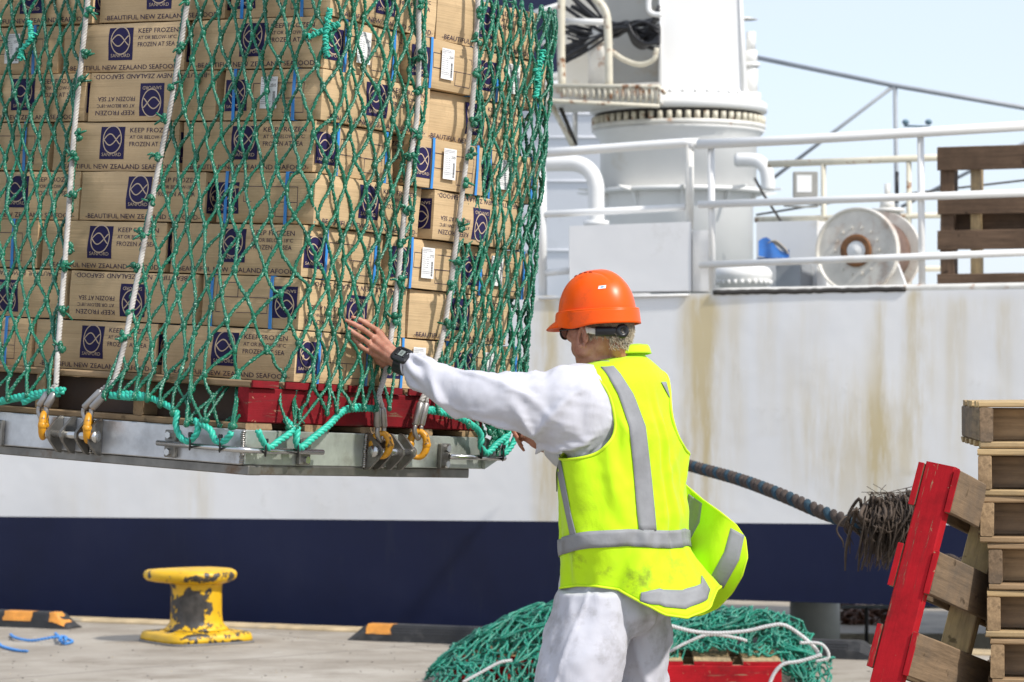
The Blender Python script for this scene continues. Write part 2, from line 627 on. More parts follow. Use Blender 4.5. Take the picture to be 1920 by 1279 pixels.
hull_patch('bulwark', xl, xr, lambda x: 2.085, lambda x: 2.50 + .012 * (x - xl), 40, 10, M_hull, off=-.02)
hull_patch('bulwark', xr + .012, H(1336, 500).x, lambda x: 2.085, lambda x: 2.46, 10, 10, M_hull, off=.09)
# dirty deck edge along the top of the side
mb = MB()
mb.tube([H(x, 549 - (x - 1340) * .018 + random.uniform(-1, 1), .0) for x in range(1338, 1700, 9)], .016, 7)
mb.build('deck_edge', M_darkgap, ship)
mb = MB()
mb.tube([H(x, 547 - (x - 1340) * .018, .03) for x in range(1338, 1990, 40)], .022, 7)
mb.build('deck_edge', M_rustpaint, ship)
mb = MB()
for xa_, xb_, dp in ((-14, xs, 14), (xs, 7, 4.2)):
    mb.add([Vector((xa_, HX(xa_, .3), 1.95)), Vector((xb_, HX(xb_, .3), 1.95)), Vector((xb_, HX(xb_, dp), 1.95)), Vector((xa_, HX(xa_, dp), 1.95))], [(0, 1, 2, 3)])
mb.build('deck', mat('deck_plating', (.25, .27, .26)), ship)

# superstructure wall behind the crane, and the block seen over the load at far left
def slab(name, pxa, pxb, ya, yb, off, th, m, par=None, seams=()):
    a, b = H(pxa, ya, off), H(pxb, ya, off)
    zt, zb = a.z, H(pxa, yb, off).z
    d = qn * th
    vs = []
    for z in (zb, zt):
        for p in (a, b):
            vs += [Vector((p.x, p.y, z)), Vector((p.x, p.y, z)) + d]
    mb = MB().add(vs, [(0, 2, 6, 4), (1, 5, 7, 3), (0, 4, 5, 1), (2, 3, 7, 6), (4, 6, 7, 5), (0, 1, 3, 2)])
    for y in seams:
        mb.tube([H(pxa, y, off - .005), H(pxb, y, off - .005)], .012, 6)
    return mb.build(name, m, par or ship)
M_wallwhite = mat('superstructure_paint', (.68, .69, .71), rough=.45, var=.04, vs=.8, dirt=(.5, .5, .5), ds=1.5, dlo=.6, dhi=.8)
slab('deckhouse', 905, 1225, 196, 560, 7.5, .3, M_wallwhite, seams=(214, 258, 340, 470))
slab('deckhouse', -700, 960, -500, 620, 7.6, 3, M_wallwhite, seams=(20, 200, 420))
slab('deckhouse_window', 915, 1062, -120, 150, 7.3, .15, M_navy)
slab('locker', 1418, 1532, 416, 552, 1.6, .8, M_white)
slab('locker', 1120, 1180, 430, 560, 1.2, .4, M_white)
slab('locker', 1455, 1500, 495, 552, 1.3, .3, M_greypipe)
slab('winch_bed', 1500, 1760, 540, 560, 1.2, 1.3, M_white)

def pipe(mb, pts, rpx, off, mi=0, seg=10, n=0):
    P = [H(p[0], p[1], off if len(p) < 3 else p[2]) for p in pts]
    r = rpx * P[0].y / F
    mb.tube(P, r, seg, mi, n=n)

# railings
rail = thing('deck_railing', 'white pipe railing at the deck edge left of the gap beside the crane', 'railing', H(1015, 550, .1))
mb = MB(); pipe(mb, [(985, 290), (1284, 268), (1294, 274)], 8.5, .12, n=3); mb.build('top_rail', M_white, rail)
mb = MB(); pipe(mb, [(960, 405), (1286, 389)], 6.5, .12); mb.build('mid_rail', M_white, rail)
mb = MB(); pipe(mb, [(1016, 284), (1018, 560)], 8, .12); mb.build('post', M_white, rail)
mb = MB(); pipe(mb, [(1293, 266), (1293, 430)], 8, .12); mb.build('post', M_rustpaint, rail)
mb = MB(); pipe(mb, [(1020, 512), (1068, 508)], 6.5, .12); mb.build('low_rail', M_white, rail)
rail = thing('deck_railing', 'white three bar railing at the deck edge in front of the dark pallet', 'railing', H(1335, 550, .1))
mb = MB(); pipe(mb, [(1308, 271), (1500, 262), (1990, 232)], 9, .02); mb.build('top_rail', M_white, rail)
mb = MB(); pipe(mb, [(1310, 384), (1990, 359)], 7, .02); mb.build('mid_rail', M_white, rail)
mb = MB(); pipe(mb, [(1312, 497), (1990, 471)], 6.5, .02); mb.build('low_rail', M_white, rail)
for x in (1335, 1728):
    mb = MB(); pipe(mb, [(x - 2, 268 - (x - 1335) * .05), (x + 1, 549)], 6.5, .05); mb.build('post', M_white, rail)
rail = thing('deck_railing', 'cream rust-spotted railing across the deck behind the junction box', 'railing', H(1543, 550, 2.4))
mb = MB()
pipe(mb, [(1440, 308), (1790, 294)], 6.5, 2.4); mb.build('top_rail', M_cream, rail)
mb = MB(); pipe(mb, [(1416, 412), (1790, 403)], 5.5, 2.4); mb.build('mid_rail', M_cream, rail)
mb = MB(); pipe(mb, [(1546, 509), (1790, 503)], 5.5, 2.4); mb.build('low_rail', M_cream, rail)
for x in (1544, 1704):
    mb = MB(); pipe(mb, [(x, 304), (x + 1, 552)], 5, 2.4); mb.build('post', M_cream, rail)

# goosenecks
mb = MB(); pipe(mb, [(960, 308), (1060, 306), (1088, 309), (1107, 322), (1117, 345), (1118, 380), (1118, 560)], 15, .9, seg=14, n=4)
pipe(mb, [(1118, 414), (1118, 424)], 24, .9, seg=14)
single(mb, 'vent_pipe', M_white, 'thick white pipe bending down over the deck left of the crane', 'pipe', H(1118, 560, .9))
mb = MB(); pipe(mb, [(1380, 300), (1408, 300), (1424, 304), (1436, 318), (1440, 340), (1440, 356)], 13, 2.6, seg=14, n=4)
single(mb, 'vent_pipe', M_white, 'short white gooseneck pipe curling off the right of the crane pedestal', 'pipe', H(1440, 356, 2.6))

# crane ------------------------------------------------------------
CO = 3.4
cc = H(1272, 400, CO)
kpx = cc.y / F                                   # metres per pixel at the crane
def zc(py): return CH + (HY - py) * kpx
crane = thing('deck_crane', 'tall white ship crane on a round pedestal with a bolted slewing ring', 'crane', (cc.x, cc.y, 1.95))
Mc = Matrix.Translation((cc.x, cc.y, 0))
mb = MB()
prof = [(140, 575), (140, 372), (146, 364)]
mb.lathe([(r * kpx, zc(y)) for r, y in prof], 48, Mc)
mb.lathe([(r * kpx, zc(y)) for r, y in [(146, 357), (147, 264), (158, 252), (163, 247)]], 48, Mc)
mb.build('pedestal', M_white, crane)
mb = MB()
mb.lathe([(r * kpx, zc(y)) for r, y in [(150, 366), (163, 365), (163, 358), (150, 357)]], 48, Mc)
for k in range(10):
    a = 2 * math.pi * k / 10 + .3
    Mb = Mc @ Matrix.Rotation(a, 4, 'Z') @ Matrix.Translation((0, .01, 0)) @ Matrix.Rotation(R(90), 4, 'X')
    mb.prism([(138 * kpx, zc(402)), (152 * kpx, zc(367)), (198 * kpx, zc(360)), (198 * kpx, zc(357)), (138 * kpx, zc(357.5))], .02, Mb)
mb.build('flange', M_white, crane)
mb = MB()
mb.lathe([(r * kpx, zc(y)) for r, y in [(162, 246), (164, 237), (158, 236)]], 48, Mc)
mb.build('slewing_ring', M_rustpaint, crane)
mb = MB()
mb.lathe([(r * kpx, zc(y)) for r, y in [(155, 236.5), (155, 214.5)]], 48, Mc)
mb.build('ring_gap', M_darkgap, crane)
mb = MB()
for k in range(58):
    a = 2 * math.pi * k / 58
    mb.lathe([(5.2 * kpx, zc(237.5)), (5.2 * kpx, zc(222))], 8, Mc @ Matrix.Translation((158 * kpx * math.cos(a), 158 * kpx * math.sin(a), 0)))
mb.build('ring_bolts', M_cream, crane)
mb = MB()
mb.lathe([(r * kpx, zc(y)) for r, y in [(158, 216), (166, 213), (166, 198), (158, 193), (150, 188), (140, 184)]], 48, Mc)
for k in range(40):
    a = 2 * math.pi * k / 40
    mb.lathe([(4 * kpx, zc(186)), (4 * kpx, zc(181))], 7, Mc @ Matrix.Translation((147 * kpx * math.cos(a), 147 * kpx * math.sin(a), 0)))
mb.build('turntable', M_white, crane)
mb = MB()
def sq(y, hx0, hx1, hy):
    return [Vector((cc.x + hx0 * kpx, cc.y - hy * kpx, zc(y))), Vector((cc.x + hx1 * kpx, cc.y - hy * kpx, zc(y))),
            Vector((cc.x + hx1 * kpx, cc.y + hy * kpx, zc(y))), Vector((cc.x + hx0 * kpx, cc.y + hy * kpx, zc(y)))]
lv = [sq(192, -42, 132, 95), sq(176, -38, 122, 88), sq(-40, -38, 112, 80), sq(-420, -36, 110, 75)]
mb.add([p for q in lv for p in q], [(4 * i + k, 4 * i + (k + 1) % 4, 4 * i + 4 + (k + 1) % 4, 4 * i + 4 + k) for i in range(3) for k in range(4)] + [(12, 13, 14, 15)])
mb.build('column', mat('crane_column_paint', (.78, .775, .75), rough=.4, var=.05, vs=2, st=(1, 1, .2), dirt=(.5, .42, .3), ds=3, dlo=.6, dhi=.85), crane)
for x, w in ((-38, 3), (108, 3)):
    mb = MB(); mb.tube([Vector((cc.x + (x + (6 if x > 0 else 0)) * kpx, cc.y - 89 * kpx, zc(180))), Vector((cc.x + x * kpx, cc.y - 81 * kpx, zc(-40)))], 3 * kpx, 6)
    mb.build('column_edge', M_white, crane)
mb = MB()
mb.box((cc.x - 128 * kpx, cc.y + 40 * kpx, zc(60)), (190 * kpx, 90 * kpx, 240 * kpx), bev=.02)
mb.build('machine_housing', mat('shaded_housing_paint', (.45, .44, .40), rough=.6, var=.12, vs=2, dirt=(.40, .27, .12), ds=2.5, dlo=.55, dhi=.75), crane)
mb = MB()   # riser on the right
for y0, y1, r in ((190, 175, 19), (175, 125, 13), (125, 118, 17), (118, 95, 12), (95, 60, 9)):
    mb.lathe([(r * kpx, zc(y0)), (r * kpx * .97, zc(y1))], 16, Mc @ Matrix.Translation((136 * kpx, 0, 0)))
mb.lathe([(22 * kpx, zc(37)), (3 * kpx, zc(32))], 16, Mc @ Matrix.Translation((128 * kpx, 0, 0)))
mb.build('riser_pipe', M_white, crane)

# access platform hung on the crane's left side
plat = thing('access_platform', 'small rusty edged white platform with hand rails at the left of the crane', 'platform', H(1140, 186, 2.2))
mb = MB()
pts = [(975, 178), (1030, 186), (1235, 196), (1246, 176), (1190, 160), (1000, 150)]
top = [H(x, 172 if i < 3 else 166, 2.2 + (0 if i < 3 else .8)) for i, (x, y) in enumerate(pts)]
zt, zb = H(1100, 160, 2.2).z, H(1100, 190, 2.2).z
vs = [Vector((p.x, p.y, zt)) for p in top] + [Vector((p.x, p.y, zb)) for p in top]
mb.add(vs, [(0, 1, 2, 3, 4, 5), (11, 10, 9, 8, 7, 6)] + [(i, (i + 1) % 6, 6 + (i + 1) % 6, 6 + i) for i in range(6)])
mb.build('tray', M_rustpaint, plat)
mb = MB()
pipe(mb, [(975, 180), (1030, 189), (1236, 199)], 4, 2.17); pipe(mb, [(975, 160), (1235, 163), (1247, 176)], 4, 2.17)
for i in range(17):
    pipe(mb, [(1058 + i * 11, 166), (1058 + i * 11, 180 + i * .9)], 3.2, 2.17, seg=6)
mb.build('toe_rail', M_cream, plat)
for pts in ([(1054, 172), (1052, 70), (1054, -80)], [(1142, 178), (1140, 60), (1134, 18), (1112, -10), (1100, -60)]):
    mb = MB(); pipe(mb, pts, 7.5, 2.2, n=4); mb.build('hand_rail', M_cream, plat)
mb = MB(); pipe(mb, [(1000, 153), (1056, 140)], 8, 2.3); mb.build('cross_rail', M_white, plat)
mb = MB(); pipe(mb, [(985, 30), (1056, 8)], 6, 2.3); pipe(mb, [(1060, 40), (1140, 42)], 6, 2.3); pipe(mb, [(985, 84), (1056, 76)], 5, 2.3); mb.build('cross_rail', M_white, plat)
mb = MB(); pipe(mb, [(1034, 196), (1074, 274)], 5, 2.4); mb.build('strut', M_cream, plat)
mb = MB(); pipe(mb, [(1046, 190), (1080, 272)], 4, 2.6); mb.build('strut', M_darkgap, plat)
mb = MB(); pipe(mb, [(1078, 190), (1078, 275)], 5, 3.2); mb.build('strut', M_white, plat)
mb = MB()
Mp = Matrix.Translation(H(1124, 120, 2.7)); k2 = Hy(1124, 2.7) / F
mb.lathe([(r * k2, (120 - y) * k2) for r, y in [(22, 160), (20, 112), (22, 110), (22, 86), (20, 83), (28, 82), (14, 60), (12, 40)]], 24, Mp)
mb.build('hydraulic_cylinder', M_rustpaint, plat)
mb = MB(); pipe(mb, [(1144, 94), (1170, 112), (1200, 121), (1225, 112), (1232, 90)], 5, 2.5, n=5); mb.build('conduit', M_cream, plat)
mb = MB(); pipe(mb, [(1218, -20), (1216, 15), (1224, 26), (1240, 28)], 5, 2.5, n=5); mb.build('conduit', M_white, plat)
mb = MB()
rr = random.Random(3)
for k in range(26):
    y0, y1 = rr.uniform(-60, 110), rr.uniform(20, 90)
    pipe(mb, [(1060 + rr.uniform(-18, 20), y0), (1100, y0 * .6 + 30 + rr.uniform(-10, 10)), (1150, 55 + rr.uniform(-12, 16)), (1180, 50 + rr.uniform(-8, 10)), (1206, 40 + rr.uniform(0, 50)), (1236, y1 + rr.uniform(-20, 10))], rr.uniform(2, 4.5), 2.55 + rr.uniform(0, .3), seg=7, n=5)
for k in range(8):
    pipe(mb, [(1178, 45 + k * 2), (1190, 68 + k * 2.2), (1212, 82 + k), (1238, 80 - k * 4)], 3, 2.5 + k * .03, seg=7, n=5)
for k in range(7):
    pipe(mb, [(1052, 90 + 5 * k), (1080, 80 + 4 * k), (1120, 66 + rr.uniform(-6, 6)), (1150, 55)], 3.4, 2.9, seg=7, n=5)
single(mb, 'hose_bundle', M_black, 'black hydraulic hoses bunched and looped over the platform beside the crane', 'hoses', H(1180, 100, 2.7))

# winch --------------------------------------------------------------
M_winch = chip_mat('rusty_winch_paint', (.72, .68, .6), (.28, .13, .05), scale=2.6, lo=.5, hi=.7)
w = thing('winch', 'white net winch with a rust ringed hub on the trawler deck', 'winch', H(1605, 548, 1.2))
wc = H(1606, 470, 1.2); kw = wc.y / F
ax = Matrix.Translation(wc) @ Matrix.Rotation(R(-27), 4, 'Z') @ Matrix.Rotation(R(90), 4, 'X')
mb = MB(); mb.lathe([(0.01 * kw, 0), (74 * kw, 0), (78 * kw, 5 * kw), (81 * kw, 5 * kw), (82 * kw, -4 * kw), (82 * kw, -12 * kw), (60 * kw, -16 * kw)], 56, ax, sm=False)
for k in range(14):
    a_ = k * math.pi / 7
    mb.lathe([(3 * kw, 0), (3 * kw, 4 * kw)], 6, ax @ Matrix.Translation((44 * kw * math.cos(a_), 44 * kw * math.sin(a_), 0)), sm=False)
mb.build('flange', M_winch, w)
mb = MB(); mb.lathe([(18 * kw, 2 * kw), (30 * kw, 7 * kw), (31 * kw, 2 * kw)], 32, ax, caps=False)
mb.build('hub_ring', mat('rust', (.23, .10, .035), var=.5, vs=20), w)
mb = MB(); mb.lathe([(18 * kw, 3 * kw), (.5 * kw, 8 * kw)], 24, ax, caps=False); mb.build('hub_cap', M_white, w)
mb = MB(); mb.lathe([(62 * kw, -17 * kw), (62 * kw, -129 * kw)], 40, ax); mb.build('drum', mat('rusty_drum', (.18, .11, .08), var=.5, vs=9), w)
mb = MB(); mb.lathe([(50 * kw, -130 * kw), (80 * kw, -130 * kw), (80 * kw, -142 * kw), (40 * kw, -142 * kw)], 56, ax, sm=False); mb.build('flange', M_winch, w)
mb = MB()
mb.prism([(-50 * kw, -80 * kw), (70 * kw, -80 * kw), (30 * kw, 20 * kw), (-20 * kw, 20 * kw)], 10 * kw, Matrix.Translation(H(1640, 470, 1.35)) @ Matrix.Rotation(R(-27), 4, 'Z') @ Matrix.Rotation(R(90), 4, 'X'))
mb.build('stand', M_white, w)
mb = MB()
for y0, y1, r in ((425, 395, 26), (395, 388, 34), (388, 372, 15), (372, 340, 6)):
    mb.lathe([(r * kw, (470 - y0) * kw), (r * kw * .96, (470 - y1) * kw)], 20, Matrix.Translation(H(1664, 470, 2.0)))
mb.lathe([(28 * kw, -80 * kw), (28 * kw, 45 * kw)], 20, Matrix.Translation(H(1680, 470, 2.0)))
mb.build('gearbox', M_rustpaint, w)
mb = MB(); pipe(mb, [(1682, 322), (1682, 380)], 3.5, 2.0); mb.build('lever', M_black, w)

mb = MB()
kf = Hy(1393, .9) / F
Mf = Matrix.Translation(H(1393, 520, .9))
mb.lathe([(r * kf, (520 - y) * kf) for r, y in [(44, 552), (44, 534), (50, 533), (50, 528), (55, 520), (55, 512), (50, 504), (42, 500), (10, 498)]], 36, Mf)
for k in range(26):
    a = 2 * math.pi * k / 26
    mb.lathe([(3.6 * kf, -14 * kf), (3.6 * kf, -6 * kf)], 6, Mf @ Matrix.Translation((52 * kf * math.cos(a), 52 * kf * math.sin(a), 0)))
single(mb, 'fairlead_roller', M_white, 'round white bolted roller head on the deck edge below the railing', 'roller', H(1393, 552, .9))

mb = MB()
kb = Hy(1513, 2.2) / F
mb.box(H(1510, 346, 2.2), (46 * kb, 16 * kb, 48 * kb), bev=.006)
mb.box(H(1507, 345, 2.2) - Vector((0, 9 * kb, 0)), (28 * kb, 2 * kb, 32 * kb), mi=1)
pipe(mb, [(1530, 366), (1535, 384), (1520, 388), (1470, 386)], 2, 2.2, n=4)
single(mb, 'junction_box', [mat('junction_box_grey', (.30, .29, .26), rough=.5), M_white], 'small grey electrical box with a pale plate beside the cream railing', 'electrical box', H(1510, 372, 2.2))

mb = MB()
def tarp(a, b):
    x = 1422 + 58 * a
    y = 452 + 6 * a * 2 + 28 * b - 10 * math.sin(a * 6) * (1 - b)
    return H(x, min(y, 484), 1.35 - .25 * b + .05 * math.sin(a * 9))
mb.grid(tarp, 14, 6)
bt = H(1450, 484, 1.4)
mb.box(bt - Vector((0, 0, 1.5 * kb)), (58 * kb, 40 * kb, 3 * kb))
for k in range(4):
    pipe(mb, [(1440, 456 + 3 * k), (1455, 452 + 2 * k), (1474, 468 + 2 * k), (1478, 478)], 1.6, 1.3 + .02 * k, n=5, mi=1)
single(mb, 'tarpaulin', [mat('blue_tarpaulin', (.01, .10, .33), rough=.5, bump=.004, bs=20), mat('tan_rope', (.4, .34, .25))], 'blue tarpaulin with a coil of line beside the crane foot', 'tarpaulin', H(1450, 486, 1.35))

# rigging beyond
rig = thing('net_gantry', 'pale grey pipe gantry with diagonal braces beyond the deck', 'gantry', H(1678, 560, 7))
for pts, r in (([(1380, 100), (1675, 160), (1990, 214)], 4.5), ([(1675, 162), (1400, 372)], 3.6), ([(1678, 160), (1684, 560)], 4), ([(1990, 232), (1690, 388)], 3.4)):
    mb = MB(); pipe(mb, pts, r, 7); mb.build('gantry_pipe', M_greypipe, rig)
mb = MB()
pipe(mb, [(1695, 236), (1745, 238)], 2, 7)
for x in (1698, 1741):
    mb.ell(H(x, 229, 7), (.03, .03, .024), nu=10, nv=6)
mb.build('floodlights', mat('grey_floodlight', (.12, .2, .25)), rig)
mb = MB()
pipe(mb, [(1415, 334), (1430, 362), (1500, 470)], 2.5, 2.0); pipe(mb, [(1418, 403), (1560, 380), (1990, 330)], 2.0, 3.0)
single(mb, 'guy_wire', M_darkgap, 'thin dark wire ropes crossing behind the railing by the gooseneck', 'wire', H(1430, 403, 2.2))

# ------------------------------------------------------------------ far wharf seen under the stern
def box_at(px0, px1, y0, y1, Y, th):
    a, b = W(px0, y0, Y), W(px1, y1, Y)
    return MB().box(((a.x + b.x) / 2, Y + th / 2, (a.z + b.z) / 2), (abs(b.x - a.x), th, abs(a.z - b.z)), bev=.01)
o = box_at(1230, 2100, 1188, 1300, 19.5, 6).build('far_wharf_ground', mat('sandy_fill', (.36, .30, .22), var=.3, vs=3, dirt=(.16, .13, .1), ds=4)); o['kind'] = 'structure'
o = box_at(1150, 2300, 1050, 1200, 25.6, 1).build('far_wharf_wall', mat('brown_wharf_wall', (.30, .25, .18), var=.3, vs=2, dirt=(.16, .13, .1), ds=4)); o['kind'] = 'structure'
kp = 18.9 / F
mb = MB().lathe([(47 * kp, 1.5 - (1215 - HY) * kp), (47 * kp, 1.5 - (1100 - HY) * kp)], 28, Matrix.Translation(Vector(((1528 - CX) * kp, 18.9, 0))))
single(mb, 'concrete_pile', mat('pale_pile_concrete', (.50, .48, .42), var=.12, vs=4), 'round pale concrete pile under the navy stern', 'pile', W(1528, 1215, 18.9))
wr = thing('wharf_handrail', 'thin grey handrail standing behind the concrete pile', 'railing', W(1625, 1202, 19.2))
mb = MB(); mb.tube([W(1578, 1138, 19.2), W(1990, 1138, 19.2)], .012, 8); mb.build('top_rail', M_greypipe, wr)
for x in (1625, 1800):
    mb = MB(); mb.tube([W(x, 1138, 19.2), W(x, 1206, 19.2)], .013, 8); mb.build('post', M_darkgap, wr)
mb = MB()
rr = random.Random(11)
for k in range(170):
    c = W(rr.uniform(1575, 1700), 0, 20.6); c.y += rr.uniform(-.4, .4)
    c.z = W(0, 1188, 20.6).z + rr.uniform(0, .16) ** 1 * (1.1)
    q = Matrix.Translation(c) @ Matrix.Rotation(rr.uniform(0, 6), 4, 'Z') @ Matrix.Rotation(rr.uniform(0, 3), 4, 'X')
    ring = [q @ Vector((.055 * math.cos(a * .628), .033 * math.sin(a * .628), 0)) for a in range(11)]
    mb.tube(ring, .011, 6, caps=False)
single(mb, 'chain_heap', mat('rusty_chain', (.17, .075, .04), var=.4, vs=10), 'heap of rusty brown chain behind the wharf handrail', 'chain', W(1625, 1190, 20.6))
# ------------------------------------------------------------------ the hanging load: frame of reference
ALPHA, ROLL = R(35.2), R(3.3)
DT = 8.67
C0 = W(457, 806, DT)
Rr = Matrix.Rotation(ROLL, 3, 'Y')
U = Rr @ Vector((-math.cos(ALPHA), math.sin(ALPHA), 0))     # along the left face, away from the corner
V = Rr @ Vector((math.sin(ALPHA), math.cos(ALPHA), 0))      # along the right face, away from the corner
Z = Rr @ Vector((0, 0, 1))
def L3(p, q, w): return C0 + U * p + V * q + Z * w
ML = Matrix(((U.x, V.x, Z.x), (U.y, V.y, Z.y), (U.z, V.z, Z.z)))
MLi = ML.inverted()
PH = .150                       # pallet height
SP, SQ = .03, .25               # stack corner on the tray
LEAN = .055
BL, BE, BH = .56, .41, .1635    # carton
LL, RL = 2 * BL + BE, 3 * BE
camo = Vector((0, 0, CH))
def ray_sw(px, py, off=0.0):
    o = MLi @ (camo - C0); e = MLi @ Vector(((px - CX) / F, 1, (HY - py) / F))
    t = (SP - off - o.x) / e.x
    h = o + e * t
    s = h.y - SQ - LEAN * max(0, h.z - PH)
    if s >= -off:
        return s, h.z
    # left face plane: q = SQ + LEAN*(w-PH) - off
    t = (SQ + LEAN * (o.z - PH) - off - o.y) / (e.y - LEAN * e.z)
    h = o + e * t
    return -(h.x - SP), h.z
def raw_path(s, off):
    """perimeter, corner at s=0"""
    if s < -LL: return (LL + off, -off + (-LL - s))
    if s < 0: return (-s - off * (1 if s > -off else 0) * 0, -off)
    if s < RL: return (-off, s)
    return (-off + (s - RL), RL + off)
def surf(s, w, off=.02):
    P = Q = 0
    K = (-.045, -.03, -.015, 0, .015, .03, .045)
    for d in K:
        p, q = raw_path(s + d, off)
        P += p; Q += q
    return L3(SP + P / len(K), SQ + LEAN * max(0, w - PH) + Q / len(K), w)
def OFF(s, w):
    """how far the net hangs clear of the cartons: it comes out to the tray's edge low down on the left face"""
    left = .27 * max(0, 1 - w / .85) ** 1.1 * (1 - ss(-.16, .02, s)) * (1 if s < 0 else 0)
    right = .035 * max(0, 1 - w / .30) * ss(-.05, .1, s)
    return left + right
def on_load(px, py, off=.02, hang=True):
    o = off
    for _ in range(5):
        s, w = ray_sw(px, py, o)
        if hang: o = off + OFF(s, w)
    return surf(s, w, o)
def ray_hang(px, py, off=.02):
    o = off
    for _ in range(5):
        s, w = ray_sw(px, py, o); o = off + OFF(s, w)
    return s, w

# ------------------------------------------------------------------ lettering
_tc = {}
def text2d(txt, extrude=0):
    if txt in _tc: return _tc[txt]
    cu = bpy.data.curves.new('t', 'FONT')
    cu.body = txt
    cu.resolution_u = 2
    ob = bpy.data.objects.new('t', cu)
    col.objects.link(ob)
    me = bpy.data.meshes.new_from_object(ob.evaluated_get(bpy.context.evaluated_depsgraph_get()))
    vs = [(v.co.x, v.co.y) for v in me.vertices]
    fs = [tuple(p.vertices) for p in me.polygons]
    bpy.data.objects.remove(ob); bpy.data.curves.remove(cu); bpy.data.meshes.remove(me)
    x0, x1 = min(v[0] for v in vs), max(v[0] for v in vs)
    y0, y1 = min(v[1] for v in vs), max(v[1] for v in vs)
    vs = [((x - x0) / (x1 - x0), (y - y0) / (y1 - y0)) for x, y in vs]
    _tc[txt] = (vs, fs)
    return _tc[txt]
def put_text(mb, txt, fr, x0, x1, y0, y1, mi, lift=0):
    """fr(x, y, lift) -> 3D"""
    vs, fs = text2d(txt)
    mb.add([fr(x0 + (x1 - x0) * v[0], y0 + (y1 - y0) * v[1], lift) for v in vs], fs, mi)
def put_rect(mb, fr, x0, x1, y0, y1, mi, lift=0, nx=1, ny=1):
    vs = [fr(x0 + (x1 - x0) * i / nx, y0 + (y1 - y0) * j / ny, lift) for j in range(ny + 1) for i in range(nx + 1)]
    fs = [(j * (nx + 1) + i, j * (nx + 1) + i + 1, (j + 1) * (nx + 1) + i + 1, (j + 1) * (nx + 1) + i) for j in range(ny) for i in range(nx)]
    mb.add(vs, fs, mi)
def put_line(mb, fr, pts, w, mi, lift=0, closed=False):
    n = len(pts)
    L, Rt = [], []
    for i, (x, y) in enumerate(pts):
        a = pts[(i - 1) % n] if (closed or i) else pts[0]
        b = pts[(i + 1) % n] if (closed or i < n - 1) else pts[-1]
        dx, dy = b[0] - a[0], b[1] - a[1]
        d = math.hypot(dx, dy) or 1
        L.append(fr(x - dy / d * w / 2, y + dx / d * w / 2, lift)); Rt.append(fr(x + dy / d * w / 2, y - dx / d * w / 2, lift))
    vs = L + Rt
    m = n if closed else n - 1
    mb.add(vs, [(n + i, n + (i + 1) % n, (i + 1) % n, i) for i in range(m)], mi)
def frame_lines(mb, fr, x0, x1, y0, y1, w, mi, lift):
    for a in ((x0, x1, y0 - w / 2, y0 + w / 2), (x0, x1, y1 - w / 2, y1 + w / 2), (x0 - w / 2, x0 + w / 2, y0 + w / 2, y1 - w / 2), (x1 - w / 2, x1 + w / 2, y0 + w / 2, y1 - w / 2)):
        put_rect(mb, fr, *a, mi, lift)
def emblem(mb, fr, cx, cy, r, mi, lift):
    ry = r * 1.12
    put_line(mb, fr, [(cx + r * math.cos(a), cy + ry * math.sin(a)) for a in [2 * math.pi * k / 40 for k in range(40)]], r * .10, mi, lift, True)
    def fish(sg):
        P = []
        for k in range(21):
            t = k / 20
            x = cx - r * .92 + 1.78 * r * t
            y = cy + sg * r * .46 * math.sin(math.pi * t / .76)
            P.append((x, y))
        return P
    put_line(mb, fr, fish(1), r * .10, mi, lift)
    put_line(mb, fr, fish(-1), r * .10, mi, lift * 1.15)

# ------------------------------------------------------------------ cartons
def cardboard(name, c):
    m, nt, b = new_mat(name)
    v = coords(nt)
    base = ramp(nt, noise_n(nt, v, 5, 6, .6), [(.3, mul(c, .84)), (.7, mul(c, 1.1))])
    vf = coords(nt, (2, 2, 1))
    fl = noise_n(nt, coords(nt, (3, 3, 130)), 1.0, 2)
    base = mix(nt, ramp(nt, fl, [(.35, (0, 0, 0)), (.65, (.28, .28, .28))]), base, mul(c, .6))
    sm = ramp(nt, noise_n(nt, v, 9, 6, .7), [(.62, (0, 0, 0)), (.78, (.6, .6, .6))])
    base = mix(nt, sm, base, mul(c, .5))
    oi = nt.nodes.new('ShaderNodeObjectInfo')
    tint = ramp(nt, oi.outputs['Random'], [(0, (.86, .85, .83)), (1, (1, 1, 1))])
    base = mix(nt, 1.0, base, tint, 'MULTIPLY')
    tco = nt.nodes.new('ShaderNodeTexCoord'); sx = nt.nodes.new('ShaderNodeSeparateXYZ'); nt.links.new(tco.outputs['Object'], sx.inputs[0])
    wz = nt.nodes.new('ShaderNodeMath'); wz.operation = 'MULTIPLY_ADD'; wz.inputs[1].default_value = .008
    nt.links.new(noise_n(nt, coords(nt, (3, 3, 1)), 2, 2), wz.inputs[0]); nt.links.new(sx.outputs[2], wz.inputs[2])
    cz = nt.nodes.new('ShaderNodeMath'); cz.operation = 'COMPARE'; cz.inputs[1].default_value = .120; cz.inputs[2].default_value = .0011
    nt.links.new(wz.outputs[0], cz.inputs[0])
    cf = nt.nodes.new('ShaderNodeMath'); cf.operation = 'MULTIPLY'; cf.inputs[1].default_value = .38
    nt.links.new(cz.outputs[0], cf.inputs[0])
    base = mix(nt, cf.outputs[0], base, mul(c, .45))
    nt.links.new(base, b.inputs['Base Color'])
    b.inputs['Roughness'].default_value = .75
    b.inputs['Specular IOR Level'].default_value = .2
    bn = nt.nodes.new('ShaderNodeBump'); bn.inputs['Distance'].default_value = .0045
    ad = nt.nodes.new('ShaderNodeMath'); ad.operation = 'MULTIPLY_ADD'; ad.inputs[1].default_value = .35
    nt.links.new(fl, ad.inputs[0]); nt.links.new(noise_n(nt, v, 7, 3), ad.inputs[2])
    nt.links.new(ad.outputs[0], bn.inputs['Height'])
    nt.links.new(bn.outputs[0], b.inputs['Normal'])
    return m
